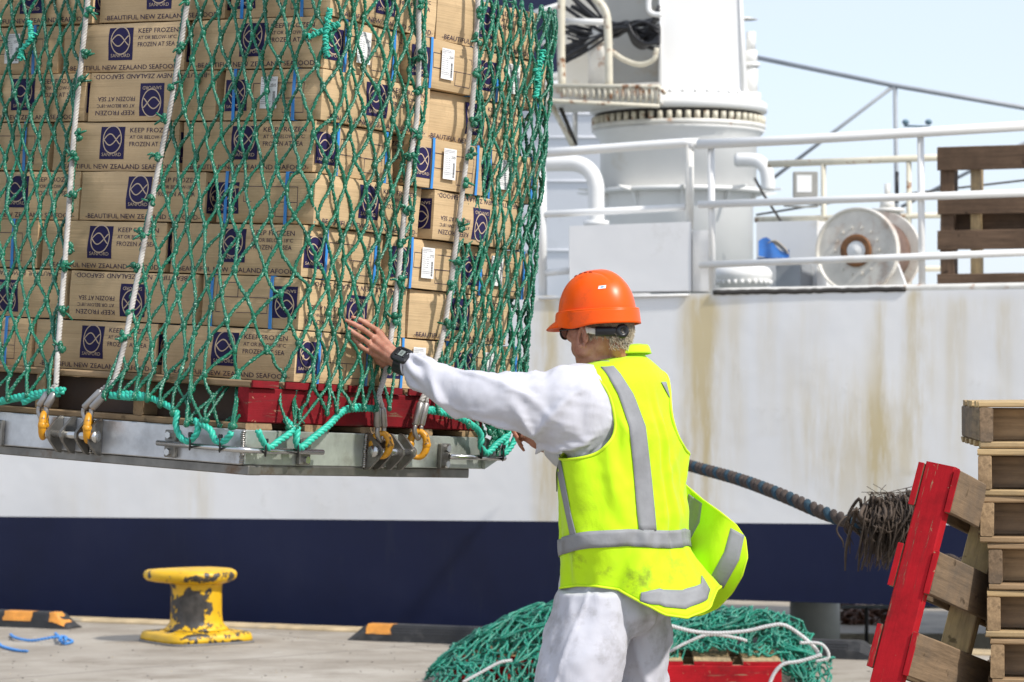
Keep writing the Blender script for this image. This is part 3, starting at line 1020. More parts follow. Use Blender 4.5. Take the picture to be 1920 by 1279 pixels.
M_card = cardboard('brown_cardboard', (.61, .44, .25))
M_cnavy = mat('navy_print', (.017, .012, .062), rough=.6, var=.12, vs=30, spec=.25)
M_ink = mat('dark_print', (.028, .02, .06), rough=.7, var=.2, vs=40, spec=.2)
M_beige = mat('unprinted_beige', (.50, .38, .26), rough=.7)
M_strap = mat('blue_plastic_strap', (.035, .24, .62), rough=.35, var=.08)
M_label = mat('paper_label', (.78, .78, .76), rough=.6, var=.03)
M_lab_ink = mat('label_print', (.05, .05, .06), rough=.7)
M_lab_grey = mat('label_fine_print', (.34, .34, .36), rough=.7)
CM = [M_card, M_cnavy, M_ink, M_beige]
hx, hy, hz = BL / 2 - .004, BE / 2 - .004, BH - .003

def bulge(p, seed, amp=.009):
    """outward swell + dents of the board, fading to the edges"""
    x, y, z = p.x / hx, p.y / hy, (p.z - hz / 2) / (hz / 2)
    d = Vector((0, 0, 0))
    f = (1 - min(1, abs(x)) ** 4); g = (1 - min(1, abs(y)) ** 4); h = (1 - min(1, abs(z)) ** 2)
    n1 = noise.noise(Vector((p.x * 5 + seed * 7.3, p.z * 9, p.y * 5)))
    crease = 0
    if abs(y) > .98: d.y += (1 if y > 0 else -1) * ((amp * (.5 + n1) * f * h) + crease * f)
    if abs(x) > .98: d.x += (1 if x > 0 else -1) * ((amp * (.6 + n1) * g * h) + crease * g)
    if abs(z) > .98 and z > 0: d.z += -.004 * f * g * (.5 + n1)
    # crushed edges
    e = noise.noise(Vector((p.x * 6 + seed, p.y * 6, p.z * 6 + seed * 3)))
    k = (abs(x) > .97) + (abs(y) > .97) + (abs(z) > .97)
    if k >= 2:
        d += Vector((-x, -y, -z * .4)) * .0065 * (e + .45)
    return p + d
def face_fr(side, seed):
    """carton face frame: x from left 0..W, y up, seen from outside"""
    def fr(x, y, lift):
        if side == 'F': p = Vector((-hx + x, -hy, y)); n = Vector((0, -1, 0))
        elif side == 'B': p = Vector((hx - x, hy, y)); n = Vector((0, 1, 0))
        elif side == 'R': p = Vector((hx, -hy + x, y)); n = Vector((1, 0, 0))
        else: p = Vector((-hx, hy - x, y)); n = Vector((-1, 0, 0))
        return bulge(p, seed) + n * (.0009 + lift)
    return fr
def carton_mesh(seed):
    mb = MB()
    nx, ny, nz = 16, 12, 10
    def shell(fn, a, b): mb.grid(fn, a, b, 0, True)
    shell(lambda a, b: bulge(Vector((-hx + 2 * hx * a, -hy, hz * b)), seed), nx, nz)
    shell(lambda a, b: bulge(Vector((hx - 2 * hx * a, hy, hz * b)), seed), nx, nz)
    shell(lambda a, b: bulge(Vector((hx, -hy + 2 * hy * a, hz * b)), seed), ny, nz)
    shell(lambda a, b: bulge(Vector((-hx, hy - 2 * hy * a, hz * b)), seed), ny, nz)
    shell(lambda a, b: bulge(Vector((-hx + 2 * hx * a, -hy + 2 * hy * b, hz)), seed), nx, ny)
    shell(lambda a, b: bulge(Vector((-hx + 2 * hx * a, hy - 2 * hy * b, 0)), seed), nx, ny)
    w, h = 2 * hx, hz
    for side in 'FB':
        fr = face_fr(side, seed)
        put_rect(mb, fr, .395 * w, .585 * w, .24 * h, .90 * h, 1, 0, 4, 4)
        emblem(mb, fr, .49 * w, .64 * h, .040, 3, .0007)
        put_text(mb, 'SANFORD', fr, .415 * w, .565 * w, .30 * h, .37 * h, 3, .0007)
        put_text(mb, 'KEEP FROZEN', fr, .625 * w, .94 * w, .785 * h, .88 * h, 2)
        put_text(mb, 'AT OR BELOW-18', fr, .625 * w, .893 * w, .655 * h, .725 * h, 2)
        put_text(mb, 'o', fr, .8955 * w, .904 * w, .70 * h, .728 * h, 2)
        put_text(mb, 'C', fr, .908 * w, .932 * w, .655 * h, .725 * h, 2)
        put_text(mb, 'FROZEN AT SEA', fr, .625 * w, .925 * w, .505 * h, .595 * h, 2)
        put_text(mb, '-BEAUTIFUL NEW ZEALAND SEAFOOD-', fr, .06 * w, .97 * w, .045 * h, .14 * h, 2)
    w = 2 * hy
    for side in 'LR':
        fr = face_fr(side, seed)
        put_rect(mb, fr, .02 * w, .255 * w, .18 * h, .80 * h, 1, 0, 2, 3)
        emblem(mb, fr, .137 * w, .55 * h, .036, 3, .0007)
        put_text(mb, 'SANFORD', fr, .035 * w, .24 * w, .24 * h, .30 * h, 3, .0007)
        frame_lines(mb, fr, .31 * w, .83 * w, .42 * h, .72 * h, .0018, 2, 0)
        frame_lines(mb, fr, .62 * w, .83 * w, .14 * h, .42 * h, .0018, 2, 0)
    # flaps' meeting line on top
    mb.box((0, 0, hz - .003), (2 * hx * .96, .003, .002), mi=2)
    me = mb.mesh('carton', CM)
    return me
carton_meshes = [carton_mesh(k) for k in range(4)]
def strap_mesh(y):
    mb = MB()
    t, w_ = .0014, .012
    x, z = hx + .002, hz + .001
    P = [(-x, z), (0, z - .001), (x, z), (x + .002, z * .5), (x, -.001), (0, -.001), (-x, -.001), (-x - .002, z * .5)]
    vs = []
    for px_, pz in P:
        n = Vector((px_, 0, pz - hz / 2)); 
        for o_ in (0, t):
            for s in (-1, 1):
                vs.append(Vector((px_ + math.copysign(o_ + .0035, px_) if px_ else 0, y + s * w_ / 2, pz + (o_ if pz > hz / 2 else -o_))))
    n = len(P); fs = []
    for i in range(n):
        a, b = i * 4, ((i + 1) % n) * 4
        fs += [(a + 2, a + 3, b + 3, b + 2), (a, b, b + 1, a + 1), (a, a + 2, b + 2, b), (a + 1, b + 1, b + 3, a + 3)]
    mb.add(vs, fs)
    return mb.mesh('strap', M_strap)
strap_meshes = [strap_mesh(-hy + .27 * 2 * hy), strap_mesh(-hy + .88 * 2 * hy)]
def label_mesh(num, seed):
    """paper label, local frame on the end face: x right, y up"""
    mb = MB()
    lw, lh = .068, .100
    def fr(x, y, lift): return Vector((.0, x, y)) + Vector((lift, 0, 0))
    vs = [Vector((0, 0, 0)), Vector((0, lw, 0)), Vector((0, lw, lh)), Vector((0, 0, lh))]
    mb.add(vs + [v + Vector((.0006, 0, 0)) for v in vs], [(4, 5, 6, 7), (3, 2, 1, 0), (0, 1, 5, 4), (1, 2, 6, 5), (2, 3, 7, 6), (3, 0, 4, 7)], 0)
    r = random.Random(seed)
    L = .0011
    put_text(mb, num, fr, .040, .063, .068, .0775, 1, L)
    for j, y in enumerate((.093, .088, .083)):
        x = .003
        for k in range((7, 8, 3)[j]):
            d = r.uniform(.003, .008)
            put_rect(mb, fr, x, x + d, y, y + .0022, 2, L); x += d + .0012
            if x > .058: break
    for j in range(10):
        y = .074 - j * .0066
        x = .003
        while x < (.020 if j < 8 else .045):
            d = r.uniform(.003, .007); put_rect(mb, fr, x, x + d, y, y + .0018, 2, L); x += d + .001
        if j > 0 and j < 7:
            put_rect(mb, fr, .026, .026 + r.uniform(.008, .014), y, y + .0018, 2, L)
    put_rect(mb, fr, .002, .062, .0195, .0199, 2, L)
    y = .008
    while y < .055:
        d = r.uniform(.0006, .0016); put_rect(mb, fr, .051, .061, y, y + d, 1, L); y += d + r.uniform(.0006, .0014)
    return mb.mesh('label', [M_label, M_lab_ink, M_lab_grey])

_ncart = 0
def carton(p, q, row, along, flip=False, yaw=0, label=None, lab_end=1, desc='', out=0):
    """centre (p,q) in load coords relative to the stack corner; along 'p' or 'q'; out pushes it towards the viewer's right face"""
    global _ncart
    w = PH + row * BH + .0012
    lean = LEAN * (w - PH + BH / 2)
    c = L3(SP + p - out, SQ + q + lean, w)
    # local x axis of carton along -U (rightwards on the left face) or V (rightwards on the right face)
    X = -U if along == 'p' else V
    Y_ = Z.cross(X).normalized()
    M3 = Matrix((X, Y_, Z)).transposed() @ Matrix.Rotation(yaw, 3, 'Z')
    M = Matrix.Translation(c) @ M3.to_4x4()
    if flip:
        M = M @ Matrix.Translation((0, 0, hz)) @ Matrix.Rotation(math.pi, 4, 'Y')
    t = thing('carton', desc, 'box', M=M, group='seafood cartons stacked on the hanging pallet')
    _ncart += 1
    b = bpy.data.objects.new('box', carton_meshes[_ncart % 4]); col.objects.link(b); b.parent = t
    for sm in strap_meshes:
        o = bpy.data.objects.new('strap', sm); col.objects.link(o); o.parent = t
    if label:
        o = bpy.data.objects.new('paper_label', label_mesh(label, _ncart)); col.objects.link(o); o.parent = t
        # end +x (faces right) or -x
        if lab_end > 0:
            o.matrix_local = Matrix.Translation((hx + .0105, -hy + .40 * 2 * hy, hz * .22))
        else:
            o.matrix_local = Matrix.Translation((-hx - .0105, hy - .40 * 2 * hy, hz * .22)) @ Matrix.Rotation(math.pi, 4, 'Z')
    return t
rown = ['bottom', 'second', 'third', 'fourth', 'fifth', 'sixth', 'seventh', 'eighth']
jr = random.Random(5)
def J(a=.006): return jr.uniform(-a, a)
for k in range(8):
    rn = rown[k] + ' row up'
    if k == 0: rn = 'bottom row'
    if k % 2 == 0:
        # right face: three ends; left face: long, long, end
        outs = {4: (0, .045, 0), 6: (.0, .02, .0)}.get(k, (0, .01, 0))
        labs = {0: (None, '2504', '2504'), 2: (None, '2773', '2773'), 4: (None, '2505', '2505'), 6: ('2504', '2504', '2504')}[k]
        names = ['corner carton', 'middle carton', 'far carton']
        for j in range(3):
            yaw = J(.02)
            carton(BL / 2, BE * (j + .5) + J() + (.028 if (k == 4 and j == 1) else 0), k, 'p', yaw=yaw, out=outs[j], label=labs[j],
                   desc='%s on the right hand face, %s' % (names[j], rn) + (', white label' if labs[j] else ', no label'))
        carton(BL * 1.5 + .012, BE / 2 + .003 + (.004 if k == 0 else J(.008)), k, 'p', yaw=J(.015), desc='brown carton, long side out, middle of the left face, %s' % rn)
        carton(2 * BL + BE / 2 + .016, BL / 2 + J(), k, 'q', label='2504' if k == 6 else None, lab_end=-1, yaw=J(.01), desc='brown carton, strapped end out, far left, %s' % rn)
    else:
        flips = {1: (False, True, True, True, False), 3: (True, False, False, False, True), 5: (False, False, True, False, False), 7: (False, False, False, False, False)}[k]
        # corner (long along q), right far, left mid, left far
        carton(BE / 2, BL / 2, k, 'q', flip={1: True, 3: False, 5: False, 7: False}[k], yaw=J(.01) , out={3: .02, 5: .015, 7: .01}.get(k, 0),
               label='2505' if k == 5 else None, lab_end=-1, desc='brown carton at the near corner, long side to the right, %s' % rn)
        if k == 3:
            carton(BE / 2 + .0, BL * 1.5 + .012, k, 'q', flip=True, yaw=.06, out=.03, desc='brown carton knocked askew and upside down on the right face, %s' % rn)
        else:
            carton(BE / 2, BL * 1.5 + .006 + J(), k, 'q', yaw=J(.02), flip=False, out=J(.01), desc='brown carton, long side out, far end of the right face, %s' % rn)
        carton(BE + BL / 2 + .008, BE / 2 + J(.008), k, 'p', flip=(k in (1, 5)), yaw=J(.015), desc='brown carton, long side out, middle of the left face, %s' % rn)
        carton(BE + BL * 1.5 + .016, BE / 2 + J(.008), k, 'p', flip=(k == 1), yaw=J(.01), desc='brown carton, long side out, far left, %s' % rn)

# ------------------------------------------------------------------ pallets
M_wood = [wood_mat('pallet_wood', (.40, .27, .15), grain=g) for g in (0, 1, 2)]
M_wdark = [wood_mat('weathered_pallet_wood', (.24, .165, .10), grain=g, weather=(.10, .085, .07)) for g in (0, 1, 2)]
M_wred = [wood_mat('red_painted_wood', (.34, .22, .13), grain=g, paint=(.43, .006, .013), wear=(.60, .64)) for g in (0, 1, 2)]
M_wyel = [wood_mat('fresh_pine_wood', (.52, .37, .19), grain=g, weather=(.22, .17, .11)) for g in (0, 1, 2)]
M_wred_shade = [wood_mat('shaded_red_painted_wood', (.26, .17, .1), grain=g, paint=(.20, .005, .010), wear=(.62, .66)) for g in (0, 1, 2)]  # red paint darkened to carry the shade under the overhanging cartons
M_gap_shade = mat('pallet_gap_shade', (.055, .03, .018), var=.3, vs=6)  # dark brown standing in for shade within the carrying pallet

def board(name, c, size, mats, root, rr, bev=.004, sag=.0):
    """one board with slightly uneven faces; the long axis picks the grain"""
    g = max(range(3), key=lambda i: size[i])
    mb = MB()
    n = 10
    ax = g; o1, o2 = [i for i in range(3) if i != g]
    vs, fs = [], []
    sd = rr.uniform(0, 99)
    for i in range(n + 1):
        t = -1 + 2 * i / n
        for (a, b_) in ((-1, -.9), (-.9, -1), (.9, -1), (1, -.9), (1, .9), (.9, 1), (-.9, 1), (-1, .9)):
            v = [0, 0, 0]
            v[ax] = c[ax] + t * size[ax] / 2
            h1, h2 = size[o1] / 2, size[o2] / 2
            k1 = math.copysign(h1 - (bev if abs(a) < 1 else 0), a); k2 = math.copysign(h2 - (bev if abs(b_) < 1 else 0), b_)
            w1 = .0025 * noise.noise(Vector((t * 2 + sd, a, b_))) ; w2 = .002 * noise.noise(Vector((t * 2.3 + sd, b_, a * 2)))
            v[o1] = c[o1] + k1 + w1
            v[o2] = c[o2] + k2 + w2
            if i in (0, n): v[ax] += .004 * noise.noise(Vector((a * 2 + sd, b_ * 2, t)))
            vs.append(tuple(v))
    flipw = (o1, o2) != ((ax + 1) % 3, (ax + 2) % 3)
    for i in range(n):
        for k in range(8):
            a, b_ = i * 8 + k, i * 8 + (k + 1) % 8
            q = (a, b_, b_ + 8, a + 8)
            fs.append(q[::-1] if flipw else q)
    e0 = tuple(range(8)); e1 = tuple(n * 8 + k for k in range(8))
    fs += [e0[::-1] if not flipw else e0, e1 if not flipw else e1[::-1]]
    mb.add(vs, fs)
    o = mb.build(name, mats[g], root, local=True)
    return o

def pallet(root, SX, SY, H_, rr, deck, string, outer=None, nslat=7, nbot=5, sw=.095, th=.019, nst=3, ends=None, notch=False):
    """slats run along local X, stringers along local Y, z up, origin centre bottom"""
    sh = H_ - 2 * th
    for j in range(nst):
        x = -SX / 2 + .022 + (SX - .044) * j / (nst - 1)
        m = outer if (outer and j in (0, nst - 1)) else string
        board('stringer', (x, 0, th + sh / 2), (.042, SY, sh - .0016), m, root, rr)
    for n_, z, cnt in (('deck_board', H_ - th / 2, nslat), ('base_board', th / 2, nbot)):
        for i in range(cnt):
            y = -SY / 2 + sw / 2 + (SY - sw) * i / (cnt - 1)
            m = ends if (ends and i in (0, cnt - 1)) else deck
            board(n_, (rr.uniform(-.004, .004), y, z), (SX + rr.uniform(-.006, .01), sw + rr.uniform(-.006, .004), th), m, root, rr)

# carrying pallet: stringers run along q (outer one red), slats along p
PLP, PLQ = 1.32, 1.21
pc = L3(PLP / 2 + .012, .03 + PLQ / 2, 0)
X, Y_ = -U, Z.cross(-U).normalized()
Mp = Matrix.Translation(pc) @ Matrix((X, Y_, Z)).transposed().to_4x4()
t = thing('pallet', 'wooden pallet with a red painted side carrying the netted cartons on the steel tray', 'pallet', M=Mp)
rr = random.Random(21)
pallet(t, PLP, PLQ, PH, rr, M_wood, M_wood, outer=M_wred_shade, nslat=8, nbot=5, nst=4, sw=.12, th=.021)
for y_ in range(8):
    yy = -PLQ / 2 + .06 + (PLQ - .12) * y_ / 7
    mb = MB().box((PLP / 2 + .010, yy, PH - .0105), (.008, .121, .0215), bev=.001); mb.build('painted_end', M_wred_shade[1], t, local=True)
for q_ in (.0,):   # dark board added to paint the shade inside the openings
    mb = MB().box((0, -PLQ / 2 + .075, PH / 2), (PLP * .96, .02, PH - .046)); mb.build('inner_backing', M_gap_shade, t, local=True)

# ------------------------------------------------------------------ steel lifting tray
tray = thing('lifting_tray', 'galvanised steel lifting tray with pinned lugs hanging under the loaded pallet', 'lifting tray', C0)
TH_ = .106
TL, TR = 2.3, 1.245
def lbox(mb, p0, p1, q0, q1, w0, w1, bev=.003, mi=0):
    M = Matrix.Translation(L3((p0 + p1) / 2, (q0 + q1) / 2, (w0 + w1) / 2)) @ ML.to_4x4()
    return mb.box((0, 0, 0), (abs(p1 - p0), abs(q1 - q0), abs(w1 - w0)), M, mi, bev)
M_steel2 = mat('dull_green_steel', (.42, .45, .40), rough=.42, metal=.55, var=.25, vs=7, dirt=(.17, .15, .12), ds=6, dlo=.55, dhi=.8, bump=.0008, bs=30)
M_steeld = mat('grimy_steel', (.22, .21, .19), rough=.45, metal=.8, var=.3, vs=10, dirt=(.14, .08, .04), ds=9, dlo=.55, dhi=.72)
M_bright = mat('polished_rod', (.55, .55, .54), rough=.25, metal=.95, var=.1, vs=14)
M_weld = mat('weld_bead', (.36, .34, .31), rough=.35, metal=.9, var=.4, vs=60)
M_ochre = mat('yellow_enamel', (.60, .27, .008), rough=.4, var=.15, vs=20, dirt=(.05, .035, .02), ds=28, dlo=.54, dhi=.62)
mb = MB(); lbox(mb, 0, TL, 0, .012, -TH_, 0); mb.build('side_plate', M_steel, tray)
mb = MB(); lbox(mb, 0, .012, .0135, TR, -TH_, 0); mb.build('side_plate', M_steel2, tray)
mb = MB(); lbox(mb, .02, TL, .014, TR, -.012, -.001); mb.build('floor_plate', M_steeld, tray)
mb = MB(); lbox(mb, .02, TL, TR - .012, TR, -TH_, -.013); mb.build('side_plate', M_steel2, tray)
# chamfered horn at the far end
mb = MB()
Mh = Matrix.Translation(L3(-.002, TR, 0)) @ Matrix((V, Z, V.cross(Z))).transposed().to_4x4()
mb.prism([(-.01, 0), (.05, -.02), (.085, -.035), (.085, -.065), (-.01, -TH_)], .012, Mh)
mb.build('end_horn', M_steel2, tray)
for a in ((-.028, 1.9, .0), ):
    mb = MB(); lbox(mb, -.02, TL, .01, .07, -TH_ - .030, -TH_ - .001); mb.build('runner', M_steeld, tray)
mb = MB(); lbox(mb, .0, .06, .075, .66, -TH_ - .030, -TH_ - .001); mb.build('runner', M_steeld, tray)
mb = MB(); lbox(mb, .02, .08, .66, TR - .05, -TH_ - .032, -TH_ - .001); mb.build('runner', M_steeld, tray)
mb = MB()
for i in range(16):
    w = -.006 - i * .0063
    mb.ell(L3(-.001 + random.uniform(-.002, .002), -.002, w), (.008, .008, .005), nu=8, nv=5)
mb.build('corner_weld', M_weld, tray)

def lug(face, c, nplates=4):
    """pinned lug: plates standing out from the side plate, a pin through them"""
    off = [-.085, -.036, .028, .085]
    if face == 'L':
        P = lambda a, o, w: L3(a, -o, w)
    else:
        P = lambda a, o, w: L3(-o, a, w)
    for i, d in enumerate(off[:nplates]):
        mb = MB()
        prof = [(.002, .004), (.018, .002), (.052, -.030), (.066, -.045), (.066, -.062), (.052, -.080), (.018, -.112), (.002, -.114)]
        vs = [P(c + d - .005, o, w) for o, w in prof] + [P(c + d + .005, o, w) for o, w in prof]
        n = len(prof)
        mb.add(vs, [tuple(range(n)), tuple(range(n, 2 * n))[::-1]] + [(k, n + k, n + (k + 1) % n, (k + 1) % n) for k in range(n)])
        mb.build('lug_plate', M_steeld, tray)
    mb = MB()
    mb.tube([P(c - .105, .044, -.054), P(c + .105, .044, -.054)], .0125, 14)
    mb.tube([P(c - .108, .044, -.054), P(c - .098, .044, -.054)], .019, 12)
    mb.tube([P(c + .092, .044, -.054), P(c + .102, .044, -.054)], .019, 12)
    mb.build('pin', M_bright, tray)
    mb = MB()
    for d in (-.045, .095) if face == 'L' else (-.095, .0):
        for i in range(17):
            mb.ell(P(c + d + random.uniform(-.002, .002), .004, -.004 - i * .0063), (.007, .006, .0045), nu=7, nv=5)
    mb.build('weld', M_weld, tray)
sL = ray_sw(152, 830, 0)
def left_p(px, py):
    o = MLi @ (camo - C0); e = MLi @ Vector(((px - CX) / F, 1, (HY - py) / F)); t = -o.y / e.y; h = o + e * t; return h.x, h.z
def right_q(px, py):
    o = MLi @ (camo - C0); e = MLi @ Vector(((px - CX) / F, 1, (HY - py) / F)); t = -o.x / e.x; h = o + e * t; return h.y, h.z
lug('L', left_p(152, 830)[0])
lug('R', right_q(716, 855)[0])
def bracket(face, a, w):
    mb = MB()
    if face == 'L':
        lbox(mb, a - .022, a + .022, -.018, -.001, w - .042, w + .042, mi=0)
        for s in (-.026, .026): mb.tube([L3(a, -.017, w + s), L3(a, -.030, w + s)], .011, 6, mi=1, sm=False)
    else:
        lbox(mb, -.018, -.001, a - .026, a + .026, w - .042, w + .042, mi=0)
        for s in (-.026, .026): mb.tube([L3(-.017, a, w + s), L3(-.030, a, w + s)], .012, 6, mi=1, sm=False)
    mb.build('bracket', [M_steeld, M_bright], tray)
pa, wa = left_p(325, 832); bracket('L', pa, wa)
qa, wb = right_q(565, 846); bracket('R', qa, wb)
bracket('L', left_p(1, 812)[0], left_p(1, 812)[1])
mb = MB()
mb.tube([L3(left_p(310, 832)[0], -.036, wa), L3(.0, -.036, wa * .5 + wb * .5), L3(-.02, -.03, wa * .5 + wb * .5), L3(-.036, .0, wb), L3(-.036, qa + .06, wb)], .009, 10)
mb.build('guide_rod', M_bright, tray)
q1, w1 = right_q(828, 855); bracket('R', q1, w1)
mb = MB(); mb.tube([L3(-.036, q1, w1), L3(-.036, TR + .07, w1 - .001)], .009, 10); mb.build('guide_rod', M_bright, tray)

# ------------------------------------------------------------------ sling ropes
M_rope = mat('white_grey_rope', (.44, .42, .39), rough=.8, var=.25, vs=30, dirt=(.2, .18, .16), ds=5, dlo=.5, dhi=.7)
M_al = mat('alloy_ferrule', (.36, .34, .32), rough=.4, metal=.8, var=.2, vs=12)
ropes = {
 1: [(172, -60), (165, 0), (140, 240), (125, 450), (110, 640), (104, 722)],
 2: [(357, -60), (352, 0), (322, 190), (300, 300), (262, 500), (232, 650), (214, 714)],
 3: [(786, -60), (785, 0), (783, 200), (765, 330), (742, 560), (724, 690), (710, 742)],
 4: [(899, -60), (896, 0), (885, 200), (858, 430), (832, 620), (800, 730)],
}
ends = {1: (100, 802, (92, 772), (112, 765)), 2: (184, 806, (178, 765), (205, 768)), 3: (694, 838, (695, 800), (706, 790)), 4: (764, 834, (756, 800), (772, 796))}
rdesc = {1: 'leftmost white lifting rope with a yellow link, left end of the tray', 2: 'white lifting rope with a yellow link, second from the left', 3: 'grey lifting rope with a yellow link that runs past the worker\'s hand', 4: 'rightmost grey lifting rope with a yellow link, behind the worker\'s sleeve'}
for i in ropes:
    P = [on_load(x, y, .034 if i < 3 else .062) for x, y in ropes[i]]
    top_ = P[0] + (P[0] - P[1]).normalized() * .25
    P = [L3(SP + .7, SQ + .6, 5.2), P[0].lerp(L3(SP + .7, SQ + .6, 5.2), .4) , top_.lerp(L3(SP + .7, SQ + .6, 5.2), .05)] + P
    face = 'L' if i < 3 else 'R'
    base = L3(left_p(*ends[i][:2])[0], -.044, left_p(*ends[i][:2])[1]) if face == 'L' else L3(-.044, right_q(*ends[i][:2])[0], right_q(*ends[i][:2])[1])
    t = thing('lifting_rope', rdesc[i], 'rope', base, group='lifting ropes of the tray')
    mb = MB(); mb.rope(P, .0092, .045, strands=4, seg=6, n=6, fat=.5, off=.52)
    mb.build('rope', M_rope, t)
    top = P[-1]
    side = (U if face == 'L' else V) * (-1 if face == 'L' else 1)
    legs = []
    for sgn in (-1, 1):
        e = base + Z * .065 + side * (.016 * sgn) + (side * (-.008))
        st = top + (e - top) * .02
        m1 = top.lerp(e, .35) + side * .008 * sgn
        mb = MB(); mb.rope([top, m1], .009, .04, strands=3, seg=5, n=2)
        mb.build('rope_leg', M_rope, t)
        mb = MB(); mb.tube([m1, m1.lerp(e, .1), m1.lerp(e, .95), e], [.008, .0125, .0125, .009], 12); mb.build('ferrule', M_al, t)
        legs.append(e)
    mb = MB()
    mb.tube([legs[0], legs[0] - Z * .02, base + Z * .022 + side * -.004, legs[1] - Z * .02, legs[1]], .008, 10, n=5)
    mb.build('thimble', M_al, t)
    # yellow coupling link: two half rings standing out around the pin
    pin = L3(left_p(*ends[i][:2])[0], -.044, -.054) if face == 'L' else L3(-.044, right_q(*ends[i][:2])[0], -.054)
    nrm = -(V if face == 'L' else U)
    mb = MB()
    hgt = (base + Z * .03 - pin).dot(Z)
    ctr = pin + Z * hgt * .5
    ring = []
    for k in range(25):
        a = 2 * math.pi * k / 24
        ring.append(ctr + Z * (math.cos(a) * (hgt * .5 + .016)) + (nrm * .8 + side * .55).normalized() * (math.sin(a) * .027))
    mb.tube(ring, lambda u: .0085 + .004 * abs(math.sin(u * 2 * math.pi)), 10, caps=False)
    for s in (-1, 1):
        mb.ell(ctr + (nrm * .8 + side * .55).normalized() * .027 * s, .015, nu=10, nv=7, jit=.08)
    mb.build('coupling_link', M_ochre, t)

# ------------------------------------------------------------------ the net
def net_mat(name, c):
    m, nt, b = new_mat(name)
    v = coords(nt)
    base = ramp(nt, noise_n(nt, v, 9, 4), [(.3, mul(c, .55)), (.5, c), (.72, mul(c, 1.35))])
    fl = ramp(nt, noise_n(nt, v, 190, 2, .5), [(.63, (0, 0, 0)), (.68, (1, 1, 1))])
    base = mix(nt, fl, base, (.34, .52, .42))
    nt.links.new(base, b.inputs['Base Color'])
    b.inputs['Roughness'].default_value = .42
    return m
M_net = net_mat('green_net_twine', (.003, .128, .068))
M_teal = net_mat('teal_poly_rope', (.02, .40, .27))
M_teal2 = mat('bright_teal_rope', (.03, .42, .30), rough=.45, var=.3, vs=25)
M_tie = mat('black_cable_tie', (.01, .01, .01), rough=.4)
net = thing('cargo_net', 'green knotted cargo net draped over the stacked cartons', 'net', C0)
rb = random.Random(3)
def curve_sw(pts, off=.02):
    T = sorted((ray_hang(x, y, off)[::-1] for x, y in pts), key=lambda a: a[0])
    return T
bnd = {i: curve_sw(ropes[i][:-1] + [ropes[i][-1]]) for i in ropes}
WT = ray_sw(600, -75)[1]
botB = sorted([(ray_hang(x, y)[0], ray_hang(x, y)[1]) for x, y in [(214, 742), (250, 744), (290, 748), (330, 772), (400, 786), (455, 800), (520, 806), (560, 788), (600, 774), (650, 764), (708, 764)]])
botA = [(-3, ray_hang(-60, 758)[1]), (ray_hang(0, 750)[0], ray_hang(0, 750)[1]), (ray_hang(60, 742)[0], ray_hang(60, 742)[1]), (ray_hang(104, 735)[0], ray_hang(104, 735)[1])]
botC = sorted([(ray_hang(x, y)[0], ray_hang(x, y)[1]) for x, y in [(796, 768), (850, 782), (880, 806), (930, 812), (960, 800)]]) + [(RL + .2, .0), (RL + 1, .05)]
def panel(name, sL, sR, bot, n, m, wrapL=0, wrapR=0, gather=0):
    mb = MB()
    nodes = {}
    for j in range(m + 1):
        b = j / m
        for i in range(n + 1):
            a = (i + (.5 if j % 2 else 0)) / n
            if a > 1.0001: continue
            w = WT + (.1 - WT) * b
            for _ in range(3):
                l, r = sL(w), sR(w)
                s = l + (r - l) * a
                wb_ = interp(bot, s)
                w = WT + (wb_ - WT) * b
            edge = min(a, 1 - a) < .02
            ja, jw = (0, .01) if edge else (.011, .013)
            off = .016 + .014 * rb.random() + (.02 if j == m else 0)
            off += OFF(s, w) + (.022 if name == 'B' and s > .2 else 0)
            nodes[(i, j)] = (s + rb.uniform(-ja, ja), w + (0 if j in (0, m) else rb.uniform(-jw, jw)), off)
    pos = {k: surf(*v) for k, v in nodes.items()}
    def strand(A, B, doubled=False):
        a, b = pos[A], pos[B]
        (s0, w0, o0), (s1, w1, o1) = nodes[A], nodes[B]
        bow = rb.uniform(-.007, .007)
        P = []
        K = 6
        for k in range(K + 1):
            t = k / K
            h = math.sin(math.pi * t)
            P.append(surf(s0 + (s1 - s0) * (t * .8 + .2 * ss(0, 1, t)) + bow * h, w0 + (w1 - w0) * t, o0 + (o1 - o0) * t + .004 * h))
        mb.rope(P, rb.uniform(.0062, .0077), .030, strands=2, seg=5, n=1, step=.011, fat=.62, off=.45)
    for (i, j), p in pos.items():
        if j == m: continue
        if j % 2 == 0:
            nx_ = [(i, j + 1), (i - 1, j + 1)]
        else:
            nx_ = [(i, j + 1), (i + 1, j + 1)]
        for q in nx_:
            if q in pos: strand((i, j), q)
        # edge meshes tie straight down
        if (i, j + 2) in pos and j % 2 == 0 and (i == 0 or i == n) and j + 2 <= m:
            strand((i, j), (i, j + 2))
    for (i, j), p in pos.items():
        tw = Matrix.Rotation(rb.uniform(0, 3), 3, 'Z')
        k = rb.uniform(.85, 1.2)
        mb.ell(p, (.0092 * k, .0092 * k, .0125 * k), M=tw, nu=8, nv=6, jit=.18)
        mb.ell(p + Z * .010 * k, (.0075 * k, .0075 * k, .006), nu=7, nv=4, jit=.15)
        if rb.random() < .05:
            mb.tube([p, p + Vector((rb.uniform(-.02, .02), -.015, rb.uniform(-.02, .01)))], .003, 5)
    return mb, pos, nodes
def f_of(T): return lambda w: interp(T, w)
mb, posA, _ = panel('A', lambda w: -LL - .45 + .0 * w, lambda w: interp(bnd[1], w), botA, 15, 18)
oA = mb.build('net_panel', M_net, net)
mb, posB, _ = panel('B', lambda w: interp(bnd[2], w), lambda w: interp(bnd[3], w), botB, 15, 18)
mb.build('net_panel', M_net, net)
